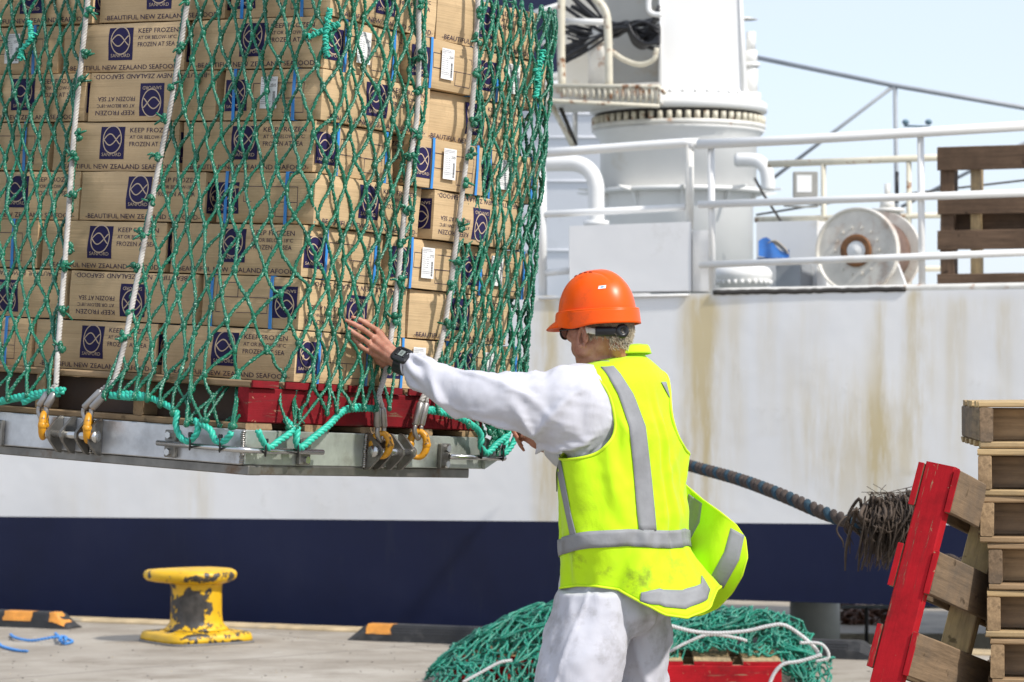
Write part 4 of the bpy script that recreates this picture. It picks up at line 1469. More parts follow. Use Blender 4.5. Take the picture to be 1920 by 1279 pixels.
mb, posC, _ = panel('C', lambda w: interp(bnd[4], w), lambda w: RL + .75, botC, 24, 19)
mb.build('net_panel', M_net, net)
# tufts and seizings where the net is tied to the lifting ropes
for i in ropes:
    Q, Lq = resample(smooth_path([on_load(x, y, .036 if i < 3 else .064) for x, y in ropes[i]], 5), .125 if i != 4 else .115)
    for k, p in enumerate(Q[1:-1]):
        mb = MB()
        c = p + Vector((rb.uniform(.0, .012) * (1 if i in (1, 3, 4) else -1), -.004, rb.uniform(-.03, .03)))
        for _ in range(4):
            mb.ell(c + Vector((rb.uniform(-.008, .008), rb.uniform(-.008, .004), rb.uniform(-.014, .014))), (.009, .009, .011), nu=8, nv=5, jit=.3)
        for _ in range(3 if rb.random() < .5 else 1):
            d = Vector((rb.uniform(.2, 1) * (1 if i in (1, 4) else -1) * (1 if rb.random() < .7 else -1), rb.uniform(-.5, .1), rb.uniform(-.6, .6))).normalized()
            mb.tube([c, c + d * .018, c + d * rb.uniform(.024, .036) + Vector((0, 0, rb.uniform(-.01, .01)))], [.0045, .0045, .003], 5)
        mb.build('lashing', M_net, net)
def bright(pts, r=.008, off=.035):
    mb = MB()
    Q, _l = resample([on_load(x, y, off) for x, y in pts], .012)
    def jv(a): return Vector((rb.uniform(-a, a), rb.uniform(-a, a * .3), rb.uniform(-a, a)))
    mb.rope(Q, r * .8, .03, strands=2, seg=6, n=1, step=.006, fat=.6)
    for p in Q:                                    # turns of twine wound round it, ends sticking out
        for _ in range(2):
            ax_ = (Q[-1] - Q[0]).normalized(); x_ = ax_.orthogonal().normalized(); y_ = ax_.cross(x_)
            a0 = rb.uniform(0, 6); rr_ = r * rb.uniform(.85, 1.15)
            mb.tube([p + ax_ * (.006 * k / 7 + rb.uniform(-.004, .004)) + x_ * (rr_ * math.cos(a0 + k * .9)) + y_ * (rr_ * math.sin(a0 + k * .9)) for k in range(8)], .0032, 5)
        if rb.random() < .22:
            q = p + jv(.006); mb.tube([p, q + jv(.010), q + jv(.022)], [.0035, .0035, .002], 5, n=3)
    mb.build('mending_twine', M_teal2, net)
bright([(603, 14), (597, 45), (594, 70), (598, 100)])
bright([(612, 40), (611, 66)])
bright([(1018, 96), (1012, 120), (1006, 150)], .009)
bright([(1004, 130), (1010, 150), (1004, 180)], .009)
bright([(56, 40), (60, 70), (40, 95), (38, 108)])
# border rope, looped down to the guide rods
def lp(px, py, off=.03):
    return L3(left_p(px, py)[0] , -off, left_p(px, py)[1]) if px < 457 else L3(-off, right_q(px, py)[0], right_q(px, py)[1])
def brope(pts, r=.011, extra=0):
    mb = MB()
    P = []
    for x, y in pts:
        w = .05
        k = ss(765, 805, y)
        P.append(lp(x, y, w) * k + on_load(x, y, .03) * (1 - k))
    mb.rope(P, r, .052, strands=3, seg=7, n=7)
    mb.build('border_rope', M_teal2, net)
brope([(-60, 768), (0, 752), (50, 742), (90, 735), (118, 732)], .013)
brope([(40, 755), (70, 742), (110, 738)], .011)
brope([(205, 741), (240, 744), (280, 745)], .012)
brope([(220, 738), (262, 740), (295, 752), (330, 772), (347, 796), (358, 818), (374, 828), (390, 812), (402, 794)], .0105)
brope([(404, 790), (414, 806), (424, 826), (440, 828), (455, 812)], .0105)
brope([(460, 806), (468, 824), (480, 838), (498, 826), (525, 804), (560, 788)], .0105)
brope([(534, 800), (532, 826), (540, 838), (560, 822), (596, 796), (640, 772), (668, 766), (700, 766)], .0115)
brope([(640, 770), (668, 762), (706, 768)], .010)
brope([(784, 772), (812, 768), (840, 776), (862, 792), (878, 812), (880, 838), (892, 848), (908, 832), (930, 815)], .0115)
brope([(800, 770), (826, 774), (850, 782)], .011)
brope([(935, 800), (926, 826), (922, 850), (938, 832), (948, 806)], .0105)
for x, y in ((374, 832), (430, 836), (476, 842), (537, 844), (882, 848), (922, 852)):
    mb = MB()
    c = lp(x, y - 4, .045)
    ring = [c + Vector((.003 * math.sin(a), -.016 * math.sin(a), .022 * math.cos(a))) for a in [2 * math.pi * k / 16 for k in range(17)]]
    mb.tube(ring, .0042, 8, caps=False, ell=(1.6, .8))
    mb.box(c + Vector((.004, -.012, .022)), (.014, .012, .012), bev=.002)
    mb.build('cable_tie', M_tie, net)
# gathered tails from the lowest meshes to the border rope
for x0, y0, x1, y1 in ((330, 720, 378, 820 - 30), (365, 700, 398, 790), (420, 715, 402, 790), (440, 730, 452, 800), (470, 735, 455, 800), (490, 720, 520, 800), (560, 720, 532, 800), (610, 715, 534, 800), (880, 760, 902, 800), (960, 770, 940, 800), (975, 790, 945, 806), (950, 760, 930, 830), (985, 770, 952, 812), (400, 735, 404, 790), (520, 735, 530, 800), (445, 700, 455, 800)):
    A, B = on_load(x0, y0, .03), lp(x1, y1, .045)
    best = min(list(posB.values()) + list(posC.values()), key=lambda p: (CX + p.x / p.y * F - x0) ** 2 + (HY - (p.z - CH) / p.y * F - y0) ** 2)
    A = best
    mb = MB()
    mb.rope([A, (A + B) / 2 + Vector((rb.uniform(-.02, .02), -.01, 0)), B], .006, .03, strands=2, seg=5, n=4, step=.012, fat=.62, off=.45)
    mb.ell(B, .012, nu=8, nv=6, jit=.3)
    mb.build('gathered_twine', M_net, net)
mb = MB()
for k in range(26):   # hanging bunch at the far corner
    x = rb.uniform(930, 985)
    A = surf(RL + rb.uniform(-.05, .1), .2, .04)
    B = L3(-.04, TR + rb.uniform(-.05, .06), rb.uniform(-.06, .02))
    mb.rope([A, (A + B) / 2 + Vector((rb.uniform(-.03, .05), rb.uniform(-.03, .03), 0)), B], .006, .03, strands=2, seg=5, n=4, step=.014, fat=.62, off=.45)
mb.build('gathered_twine', M_net, net)
# ------------------------------------------------------------------ things on the quay
def G(px, Y): return Vector(((px - CX) / F * Y, Y, 0))
M_yel = chip_mat('chipped_yellow_paint', (.72, .42, .008), (.04, .036, .032), scale=11, lo=.60, hi=.62, attr='wear', bump=.002)
def wear_attr(o, fn):
    at = o.data.attributes.new('wear', 'FLOAT', 'POINT')
    at.data.foreach_set('value', [fn(v.co) for v in o.data.vertices])
bY = 16.95
bc = G(368, bY); kb = bY / F
boll = thing('mooring_bollard', 'squat yellow mooring bollard with chipped paint on a square base plate', 'bollard', bc)
mb = MB()
def rsq(hw, z, n=48, e=5):
    out = []
    for k in range(n):
        a = 2 * math.pi * k / n
        c, s_ = math.cos(a), math.sin(a)
        r = hw / (abs(c) ** e + abs(s_) ** e) ** (1 / e)
        a2 = R(45 - 23 + 12)
        out.append(Vector((r * c * math.cos(a2) - r * s_ * math.sin(a2), r * c * math.sin(a2) + r * s_ * math.cos(a2), z)))
    return out
def stack_rings(mb, rings, mi=0, sm=True):
    n = len(rings[0]); vs = [p for r in rings for p in r]
    fs = [(i * n + k, i * n + (k + 1) % n, (i + 1) * n + (k + 1) % n, (i + 1) * n + k) for i in range(len(rings) - 1) for k in range(n)]
    fs += [tuple(range(n))[::-1], tuple((len(rings) - 1) * n + k for k in range(n))]
    mb.add(vs, fs, mi, sm)
stack_rings(mb, [rsq(.288, 0), rsq(.284, .012)])
o = mb.build('mortar_bed', mat('grey_mortar', (.16, .15, .14)), boll, local=True)
mb = MB()
stack_rings(mb, [rsq(.278, .0125), rsq(.276, .03), rsq(.27, .052), rsq(.262, .060), rsq(.20, .066), rsq(.185, .070)])
o = mb.build('base_plate', M_yel, boll, local=True)
wear_attr(o, lambda c: .06 if c.z > .05 else (.08 if c.z < .02 else -.0))
mb = MB()
prof = [(.195, .0705), (.18, .085), (.165, .10)] + [(.155 - .005 * min(1, k / 3), .12 + k * .0165) for k in range(13)] + [(.153, .335), (.160, .345)]
mb.lathe(prof, 64)
o = mb.build('column', M_yel, boll, local=True)
wear_attr(o, lambda c: (.42 * math.exp(-(((c.x + .02) / .10) ** 2 + ((c.z - .20) / .11) ** 2)) - .0) if c.y < 0 else 0)
mb = MB()
def capr(rx, ry, z, dx=0, dy=0):
    return [Vector((-.035 + dx + rx * math.cos(2 * math.pi * k / 64), ry * math.sin(2 * math.pi * k / 64), z + dy * math.cos(2 * math.pi * k / 64) + .003 * math.sin(4 * math.pi * k / 64))) for k in range(64)]
stack_rings(mb, [capr(.15, .15, .342, .03), capr(.22, .19, .352, .01), capr(.255, .21, .362), capr(.272, .222, .378), capr(.276, .226, .396), capr(.268, .22, .414), capr(.25, .205, .424), capr(.18, .15, .430), capr(.02, .02, .432)])
o = mb.build('cap', M_yel, boll, local=True)
wear_attr(o, lambda c: .09 if c.z < .412 and c.x > 0 else .0)

# rubber wheel stops lying along the quay edge
M_rub = mat('worn_black_rubber', (.022, .022, .023), rough=.65, var=.3, vs=8, dirt=(.09, .085, .08), ds=7, dlo=.55, dhi=.8, bump=.002, bs=30)
M_org = mat('orange_reflective_patch', (.62, .25, .035), rough=.45, var=.25, vs=12, dirt=(.12, .08, .05), ds=9, dlo=.6, dhi=.7)
def wheel_stop(xa, xb, desc, patches):
    """from world x xa to xb, following the quay edge"""
    p0 = Vector((xa, qy(xa, -.62), 0)); p1 = Vector((xb, qy(xb, -.62), 0))
    L = (p1 - p0).length
    M = Matrix.Translation(p0) @ Matrix(((qt.x, qn.x, 0), (qt.y, qn.y, 0), (0, 0, 1))).to_4x4()
    t = thing('wheel_stop', desc, 'wheel stop', M=M, group='rubber wheel stops along the quay edge')
    prof = [(-.085, 0), (-.078, .045), (-.05, .098), (.05, .098), (.078, .045), (.085, 0)]
    mb = MB()
    xs_ = [0, .02, .10, .13] + [.13 + (L - .26) * k / 14 for k in range(1, 14)] + [L - .13, L - .10, L - .02, L]
    rings = []
    for x in xs_:
        e = min(x, L - x); k = min(1, .12 + .88 * min(1, e / .11))
        rings.append([Vector((x, y, z * k)) for y, z in prof])
    stack_rings(mb, rings, sm=False)
    for j in range(3):
        mb.box((L / 2, -.0755 + j * .0075, .050 + j * .014), (L - .34, .004, .004))
    mb.build('rubber_block', M_rub, t, local=True)
    for a, b in patches:
        mb = MB()
        y0, z0, y1, z1 = -.0795, .042, -.0525, .0965
        s0, s1 = L * a, L * b
        def fn(u, v):
            jig = .012 * noise.noise(Vector((u * 3 + a * 9, v * 3, 2)))
            k = min(1, .12 + .88 * min(1, min(s0 + (s1 - s0) * u, L - s0 - (s1 - s0) * u) / .11))
            x = s0 + (s1 - s0) * u + jig
            if v < .8:
                t_ = v / .8
                return Vector((x, y0 + (y1 - y0) * t_ - .002, (z0 + (z1 - z0) * t_ + .001) * k))
            return Vector((x, y1 + (v - .8) / .2 * .07, (z1 + .003) * k))
        mb.grid(fn, 10, 10)
        mb.build('reflective_patch', M_org, t, local=True)
    return t
def xq(px, off=-.62):
    y = (QA + off) / (1 + QM * (px - CX) / F); return (px - CX) / F * y
wheel_stop(xq(-420), xq(141), 'black rubber wheel stop with two orange patches, near the blue cord', [(.05, .12), (.79, .88), (.935, .985)])
wheel_stop(xq(663), xq(1165), 'black rubber wheel stop right of the bollard, running behind the net heap', [(.07, .165), (.83, .9)])
wheel_stop(xq(1215), xq(1652), 'black rubber wheel stop behind the net heap, nearest the red pallet', [(.07, .16), (.62, .70)])
M_cord = mat('blue_cord', (.06, .24, .58), rough=.5)
mb = MB()
def gp(px, py, z=.01):
    Y = (CH - z) * F / (py - HY); return Vector(((px - CX) / F * Y, Y, z))
mb.rope([gp(20, 1190), gp(30, 1196, .02), gp(60, 1201), gp(100, 1195, .03), gp(122, 1197, .02), gp(136, 1203), gp(120, 1207), gp(112, 1196, .03), gp(104, 1188, .01)], .009, .04, strands=2, seg=5)
mb.rope([gp(-60, 1200), gp(-10, 1203, .02), gp(4, 1212), gp(30, 1219), (gp(52, 1221))], .009, .04, strands=2, seg=5)
mb.rope([gp(112, 1200, .03), gp(116, 1194, .03), gp(124, 1196, .03), gp(122, 1201, .03)], .011, .04, strands=2, seg=5)
single(mb, 'cord', M_cord, 'length of light blue cord lying loose on the concrete by the wheel stop', 'cord', gp(80, 1200, 0))

# small litter: splinters and grit on the concrete
mb = MB(); rg = random.Random(9)
for k in range(520):
    c = gp(rg.uniform(-100, 1900), rg.uniform(1175, 1330), 0)
    s_ = rg.uniform(.002, .006)
    mb.box(c + Vector((0, 0, s_ * .3)), (s_ * rg.uniform(.6, 3), s_, s_ * .6), Matrix.Translation(c) @ Matrix.Rotation(rg.uniform(0, 3), 4, 'Z') @ Matrix.Translation(-c), mi=rg.choice((0, 0, 1)))
o = mb.build('grit', [mat('dark_grit', (.07, .06, .05)), mat('pale_splinters', (.45, .38, .27))]); o['kind'] = 'stuff'

# ------------------------------------------------------------------ heap of net on a pallet
hY = 14.75; kh = hY / F
def heap_pallet(px, Y, sx, sy, yaw, desc, seed):
    M = Matrix.Translation(G(px, Y + sx / 2)) @ Matrix.Rotation(R(90 + yaw), 4, 'Z')
    t = thing('pallet', desc, 'pallet', M=M)
    rr = random.Random(seed)
    pallet(t, sx, sy, .145, rr, M_wyel, M_wood, outer=M_wood, nslat=5, nbot=3, sw=.19)
    board('front_board', (-sx / 2 - .004, 0, .075), (.03, sy, .10), M_wred, t, rr)
    for i in range(5):
        y = -sy / 2 + .095 + (sy - .19) * i / 4
        mb = MB().box((-sx / 2 - .008, y, .135), (.006, .188, .018), bev=.001); mb.build('painted_end', M_wred[1], t, local=True)
    return t
heap_pallet(1242, 14.22, .85, 1.16, -2, 'red edged pallet under the heap of green net behind the worker', 4)
heap_pallet(960, 14.5, .7, .5, -8, "pale wooden pallet almost buried by the net heap at the worker's left", 5)
heap = thing('net_heap', 'heaped teal green cargo net piled on the quay behind the worker', 'net', G(1180, 14.7))
M_heap = net_mat('dry_teal_twine', (.009, .20, .13))
rh = random.Random(8)
def hz_at(x):
    """top outline of the heap from picture columns"""
    px = CX + x / kh
    tab = [(800, 1275), (815, 1245), (850, 1205), (900, 1175), (960, 1150), (1030, 1142), (1100, 1150), (1180, 1160), (1260, 1150), (1330, 1132), (1400, 1134), (1440, 1150), (1480, 1180), (1520, 1210), (1555, 1232), (1570, 1300)]
    return max(.03, 1.5 - (interp(tab, px) - HY) * kh)
def heap_pt(a, b, lay):
    px = 822 + 715 * a
    x = (px - CX) * kh
    H0 = hz_at(x)
    onp = ss(1225, 1270, px) * (1 - ss(1450, 1490, px))     # where it lies on the pallet
    y = hY + (b - .5) * 1.1 + .22 * onp * (1 - b)
    prof = max(0, 1 - abs(2 * b - 1.0) ** 2.2)
    n1 = noise.noise(Vector((x * 2.2 + lay * 3, y * 2.2, lay * 5)))
    n2 = noise.noise(Vector((x * 6 + lay, y * 6, lay * 9)))
    n3 = noise.noise(Vector((x * 15 + lay, y * 15, lay * 4)))
    base = .17 * onp
    z = base + (H0 * .97 - base) * prof * (1 - .22 * lay) + (.09 * n1 + .07 * n2) * (.35 + prof) + .022 * n3
    return Vector((x + .11 * n2 + .06 * n1 + .02 * n3, y + .12 * n1 + .03 * n3, max(.008 + base * .9, z)))
def loose_net(name, fn, nu, nv, r, mat_, parent):
    mb = MB()
    pos = {}
    for j in range(nv + 1):
        for i in range(nu + 1):
            a = (i + (.5 if j % 2 else 0) + rh.uniform(-.2, .2)) / (nu + .5); b = (j + rh.uniform(-.2, .2)) / nv
            pos[i, j] = fn(min(1, max(0, a)), min(1, max(0, b)))
    for (i, j), p in pos.items():
        for q in (((i, j + 1), (i - 1, j + 1)) if j % 2 == 0 else ((i, j + 1), (i + 1, j + 1))):
            if q in pos:
                e = pos[q]
                if (e - p).length > .24: continue
                bx = Vector((rh.uniform(-1, 1), rh.uniform(-1, 1), rh.uniform(-1.2, .5))) * .016
                mb.tube([p, p.lerp(e, .33) + bx, p.lerp(e, .67) + bx * rh.uniform(-.4, 1), e], r * rh.uniform(.8, 1.2), 5, n=3, caps=False)
        mb.ell(p, r * 1.7, nu=6, nv=4, jit=.2)
    return mb.build(name, mat_, parent)
for lay in range(3):
    loose_net('net_layer', lambda a, b: heap_pt(a, b, lay), 33 + 3 * lay, 19, .0052, M_heap, heap)
# folds: ropes of bunched twine running over the heap
mb = MB()
for k in range(30):
    a0 = rh.uniform(.05, .95); b0 = rh.uniform(.05, .5); P = []
    da, db = rh.uniform(-.12, .12), rh.uniform(-.05, .3)
    for t in range(7):
        P.append(heap_pt(min(1, max(0, a0 + da * t / 3)), min(1, b0 + db * t / 6), 0) + Vector((0, -.01, .012)))
    for s_ in range(4):
        mb.tube([p + Vector((rh.uniform(-.012, .012), rh.uniform(-.012, .012), rh.uniform(-.01, .01))) for p in P], .0045, 5, n=3)
mb.build('bunched_twine', M_heap, heap)
M_wrope = mat('white_braided_rope', (.58, .57, .55), rough=.8, var=.12, vs=20)
def heap_rope(pts, Y, r=.0095):
    mb = MB(); mb.rope([W(x, y, Y + (d if False else 0)) for x, y in pts], r, .045, strands=3, seg=6, n=6)
    mb.build('white_rope', M_wrope, heap)
heap_rope([(1256, 1173), (1300, 1184), (1350, 1187), (1400, 1183), (1440, 1174), (1470, 1172), (1500, 1190), (1528, 1215), (1535, 1230)], 14.13)
heap_rope([(1440, 1290), (1452, 1262), (1470, 1245), (1500, 1240), (1540, 1228)], 14.1)
heap_rope([(1255, 1222), (1290, 1204), (1330, 1190), (1380, 1196), (1400, 1202)], 14.2, .008)
heap_rope([(868, 1279), (900, 1262), (935, 1243), (960, 1238)], 14.1, .008)
heap_rope([(1500, 1205), (1540, 1208), (1554, 1232), (1530, 1240)], 14.1, .008)

# ------------------------------------------------------------------ mooring rope with its frayed end
M_rb = mat('brown_mooring_rope', (.05, .034, .025), rough=.9, var=.4, vs=30, bump=.003, bs=90)
M_rb2 = mat('blue_mooring_rope', (.012, .04, .06), rough=.9, var=.4, vs=30, bump=.003, bs=90)
M_fray = mat('frayed_fibres', (.07, .05, .036), rough=.95, var=.5, vs=15)
rY = 11.6
mr = thing('mooring_rope', 'thick brown and blue mooring rope ending in a frayed tuft beside the red pallet', 'rope', W(1650, 1000, rY))
mb = MB()
mb.rope([W(x, y, Y) for x, y, Y in ((1060, 790, 17.8), (1200, 842, 15.6), (1290, 872, 14.4), (1380, 897, 13.4), (1460, 926, 12.6), (1540, 960, 12.05), (1610, 984, 11.7), (1680, 1006, 11.6), (1740, 1040, 11.5), (1800, 1056, 11.4), (1860, 1052, 11.3))], .027, .23, strands=3, seg=9, mis=[0, 1, 0], n=6, fat=.58, off=.56, step=.02)
mb.build('laid_rope', [M_rb, M_rb2], mr)
mb = MB(); rf = random.Random(12)
for k in range(420):
    yarn = k < 60
    x0 = rf.gauss(1674, 17); y0 = rf.gauss(952, 9)
    side = rf.gauss(0, .75)
    y1 = rf.choice((rf.uniform(1000, 1040), rf.uniform(1020, 1072), rf.uniform(960, 1000)))
    x1 = x0 + side * 22 + rf.uniform(-12, 12) - (y1 - 990) * .22
    d0, d1 = rf.uniform(-.09, .09), rf.uniform(-.12, .12)
    wv = lambda s_: rf.uniform(-s_, s_)
    P = [W(1662 + wv(10), 992 + wv(10), rY + d0), W(x0 + side * 20 + wv(6), y0 + 16 + wv(6), rY + d0), W(x0 + side * 24 + wv(6), y0 - abs(wv(12)), rY + d0 - .03),
         W(x0 + side * 34 + wv(7), y0 + 22 + wv(8), rY + d1 - .05), W((x0 + side * 30 + x1) / 2 + wv(9), (y0 + 30 + y1) / 2 + wv(6), rY + d1 - .03), W(x1 + wv(6), y1, rY + d1)]
    r_ = rf.uniform(.007, .0105) if yarn else rf.uniform(.002, .0045)
    mb.tube(P, [r_, r_, r_ * .9, r_ * .9, r_ * .8, r_ * .4], 5, n=4, caps=False)
for k in range(14):
    P = [W(1675 + rf.uniform(-30, 30), 948, rY), W(1675 + rf.uniform(-50, 50), 930 + rf.uniform(-8, 4), rY), W(1675 + rf.uniform(-60, 60), rf.uniform(905, 930), rY)]
    mb.tube(P, .0012, 4, n=3, caps=False)
mb.ell(W(1668, 978, rY + .03), (.075, .07, .075), nu=12, nv=8, jit=.2)
mb.build('frayed_end', M_fray, mr)

# ------------------------------------------------------------------ pallets at the right
sY = 8.95; ks = sY / F
def pallet_stack():
    lefts = [(1836, 752), (1833, 842), (1838, 930), (1853, 1018), (1850, 1107), (1857, 1196), (1852, 1284), (1846, 1372), (1856, 1460), (1850, 1548)]
    rr = random.Random(33)
    n = len(lefts)
    names = ['topmost', 'second from the top', 'third from the top', 'fourth from the top', 'fifth from the top', 'sixth from the top', 'seventh from the top', 'eighth from the top', 'ninth from the top', 'bottom']
    for i, (px, py) in enumerate(lefts):
        if py > 1290: 
            pass
        SX, SY = 1.16, 1.0
        yaw = R(-9 + rr.uniform(-2.0, 2.0) + (3 if i == 0 else 0))
        z = W(px, py, sY).z - .1455
        if i == 9: z = 0
        X = Matrix.Rotation(yaw, 3, 'Z')
        near_left = Vector((W(px, py, sY).x, sY, 0))
        c = near_left - X @ Vector((-SX / 2, -SY / 2, 0))
        M = Matrix.Translation((c.x, c.y, z)) @ X.to_4x4()
        t = thing('pallet', 'wooden pallet, %s in the stack at the right edge' % names[i], 'pallet', M=M, group='pallets stacked at the right')
        board('inner_backing', (.0, -SY / 2 + .10, .0722), (SX - .034, .022, .1445 - .042), M_wdark if i % 3 else M_wood, t, rr)
        pallet(t, SX, SY, .1445, rr, M_wyel if i in (0, 1, 4) else M_wood, M_wood, outer=M_wdark if i in (0, 3) else M_wood, nslat=7, nbot=5, sw=.095, th=.019)
zz = [1.5 - (p - HY) * ks for p in (752, 842, 930, 1018, 1107, 1196, 1284, 1372, 1460, 1548)]
pallet_stack()

# leaning pallet: stringers run up the lean, slats run away to the right
LY = 8.75
top = W(1768, 872, LY + .05)
up = Vector((math.sin(R(15.2)), .10, math.cos(R(15.2)))).normalized()
bdir = Vector((.52, .85, 0)); bdir = (bdir - up * bdir.dot(up)).normalized()
nrm = up.cross(bdir).normalized()            # points left-far
if nrm.x < 0: nrm = -nrm
SXl, SYl = 1.0, 1.17
# local X = bdir (slats), local Y = up (stringers), local Z = X x Y
zl = bdir.cross(up).normalized()
Hl = .140
near_top = top                                # centre of the near stringer's top end
c = near_top - up * (SYl / 2) + bdir * (SXl / 2 - .02)
M3 = Matrix((bdir, up, zl)).transposed()
Ml = Matrix.Translation(c - zl * (Hl / 2)) @ M3.to_4x4()
t = thing('pallet', 'red painted pallet leaning on its end against the pallet stack', 'pallet', M=Ml)
rr = random.Random(17)
sh = Hl - .04
board('stringer', (-SXl / 2 + .022, 0, .02 + sh / 2), (.044, SYl, sh - .0016), M_wred, t, rr)
board('stringer', (0, 0, .02 + sh / 2), (.044, SYl, sh - .0016), M_wyel, t, rr)
board('stringer', (SXl / 2 - .022, 0, .02 + sh / 2), (.044, SYl, sh - .0016), M_wood, t, rr)
for nm, z, m in (('deck_board', Hl - .01, M_wdark), ('base_board', .01, M_wdark)):
    for i in range(5):
        y = SYl / 2 - .075 - i * (SYl - .15) / 4
        board(nm, (rr.uniform(-.004, .004), y, z), (SXl, .135, .0195), m if nm == 'deck_board' else M_wdark, t, rr)
        mb = MB().box((-SXl / 2 - .004, y, z), (.004, .134, .0185), bev=.001)
        mb.build('painted_end', M_wred[1], t, local=True)

# dark pallet standing upright on the deck
pl = H(1765, 540, .55)
Mx = Matrix.Translation(pl + qt * .62 + Vector((0, 0, .42))) @ Matrix.Rotation(-math.atan(QM) + R(3), 4, 'Z') @ Matrix.Rotation(R(90), 4, 'X')
t = thing('pallet', 'dark weathered pallet standing on edge behind the ship railing', 'pallet', M=Mx)
rr = random.Random(6)
kd = pl.y / F
M_dk = [wood_mat('old_brown_wood', (.15, .095, .06), grain=g) for g in (0, 1, 2)]
for i, (y0, y1) in enumerate(((278, 322), (368, 404), (434, 470), (515, 541))):
    yc = (540 - (y0 + y1) / 2) * kd - .42
    board('deck_board', (0, yc, .05), (1.25, (y1 - y0) * kd, .022), M_dk, t, rr)
    board('base_board', (.03, yc + .015, -.10), (1.25, (y1 - y0) * kd * .8, .022), M_dk, t, rr)
board('base_board', (.05, (540 - 419) * kd - .42, -.06), (1.2, .11, .022), M_dk, t, rr)
for x in (-.57, 0.02, .57):
    board('stringer', (x, 0, -.025), (.085, .82, .125), M_dk, t, rr)
mb = MB().box((-.40, 0, -.03), (.06, .78, .10)); mb.build('block', M_wyel[1], t, local=True)
# ------------------------------------------------------------------ the worker
def baked(ob, voxel=None, smooth=0, sfac=.5, dec=None):
    """union the closed pieces of a mesh into one skin and keep the result as plain mesh data"""
    if voxel:
        m = ob.modifiers.new('r', 'REMESH'); m.mode = 'VOXEL'; m.voxel_size = voxel; m.use_smooth_shade = True
    if smooth:
        m = ob.modifiers.new('s', 'SMOOTH'); m.iterations = smooth; m.factor = sfac
    if dec:
        m = ob.modifiers.new('d', 'DECIMATE'); m.ratio = dec
    bpy.context.view_layer.update()
    me = bpy.data.meshes.new_from_object(ob.evaluated_get(bpy.context.evaluated_depsgraph_get()))
    ob.modifiers.clear()
    old = ob.data
    ob.data = me
    bpy.data.meshes.remove(old)
    for p in me.polygons: p.use_smooth = True
    return ob

PY = 9.1
PHI = R(43)
fB = Vector((-math.cos(PHI), math.sin(PHI), 0))        # the way the chest faces
lB = Vector((-math.sin(PHI), -math.cos(PHI), 0))       # his left
def skin_mat():
    m, nt, b = new_mat('weathered_skin')
    v = coords(nt)
    base = ramp(nt, noise_n(nt, v, 30, 6, .65), [(.3, (.30, .125, .075)), (.5, (.43, .205, .135)), (.72, (.52, .28, .19))])
    base = mix(nt, ramp(nt, noise_n(nt, v, 9, 4), [(.45, (0, 0, 0)), (.7, (.6, .6, .6))]), base, (.42, .13, .085))
    nt.links.new(base, b.inputs['Base Color'])
    b.inputs['Roughness'].default_value = .5
    b.inputs['Subsurface Weight'].default_value = .12
    b.inputs['Subsurface Scale'].default_value = .012
    bn = nt.nodes.new('ShaderNodeBump'); bn.inputs['Distance'].default_value = .0018
    vst = coords(nt, (1, 1, 1))
    nt.links.new(noise_n(nt, vst, 110, 5, .7), bn.inputs['Height'])
    nt.links.new(bn.outputs[0], b.inputs['Normal'])
    return m
M_skin = skin_mat()

mb = MB()
# --- head (frame: facing fH, left lH)
PH_ = R(40)
fH = Vector((-math.cos(PH_), math.sin(PH_), -.06)).normalized()
lH = Vector((-math.sin(PH_), -math.cos(PH_), 0))
uH = lH.cross(fH).normalized()
if uH.z < 0: uH = -uH
hc = W(1124, 600, 9.07)
MH = Matrix((fH, lH, uH)).transposed()
def hp_(f, l, u): return hc + fH * f + lH * l + uH * u
def he(f, l, u, r, nu=18, nv=12): mb.ell(hp_(f, l, u), r, M=MH, nu=nu, nv=nv)
he(-.008, 0, .035, (.098, .077, .088))
he(-.035, 0, -.005, (.066, .068, .075))
he(.045, 0, -.03, (.052, .060, .078))
for s in (1, -1):
    he(.052, s * .036, -.035, (.040, .034, .050)); he(.032, s * .044, -.075, (.046, .030, .046)); he(.055, s * .034, -.085, (.032, .026, .034))
he(.055, 0, -.075, (.040, .042, .032))
he(.085, 0, -.098, (.020, .024, .018))
he(.03, .045, -.07, (.045, .014, .026)); he(.03, -.045, -.07, (.045, .014, .026))
he(.080, .040, -.048, (.018, .022, .018)); he(.080, -.040, -.048, (.018, .022, .018))
he(.094, 0, -.008, (.012, .05, .012))
mb.tube([hp_(.092, 0, -.015), hp_(.108, 0, -.035), hp_(.116, 0, -.05), hp_(.098, 0, -.058)], [.008, .011, .014, .009], 10, n=3)
he(.100, .011, -.053, (.009, .008, .007)); he(.100, -.011, -.053, (.009, .008, .007))
he(.088, 0, -.072, (.012, .022, .006)); he(.086, 0, -.082, (.012, .020, .006))
for s in (1, -1):       # ears
    pts = [hp_(.002 + .018 * math.cos(a) - .006 * math.sin(a), s * (.083 + .013 * (1 if math.cos(a) < 0 else .3)), -.054 + .031 * math.sin(a)) for a in [R(-120 + 24 * k) for k in range(14)]]
    mb.tube(pts, .0062, 8)
    mb.ell(hp_(-.004, s * .079, -.050), (.014, .006, .026), M=MH, nu=12, nv=8)
    mb.ell(hp_(.006, s * .078, -.082), (.008, .006, .011), M=MH, nu=10, nv=8)
# neck
nb = W(1152, 692, 9.12)
mb.tube([hp_(-.012, 0, -.02), W(1121, 652, 9.09), W(1124, 672, 9.10), W(1140, 700, 9.12), nb + Vector((.01, .01, -.06))], [.066, .070, .076, .082, .095], 22, n=4)
mb.tube([hp_(-.075, .02, -.02), hp_(-.070, .012, -.08), nb + Vector((.03, -.02, .0))], [.02, .024, .03], 10, n=3)
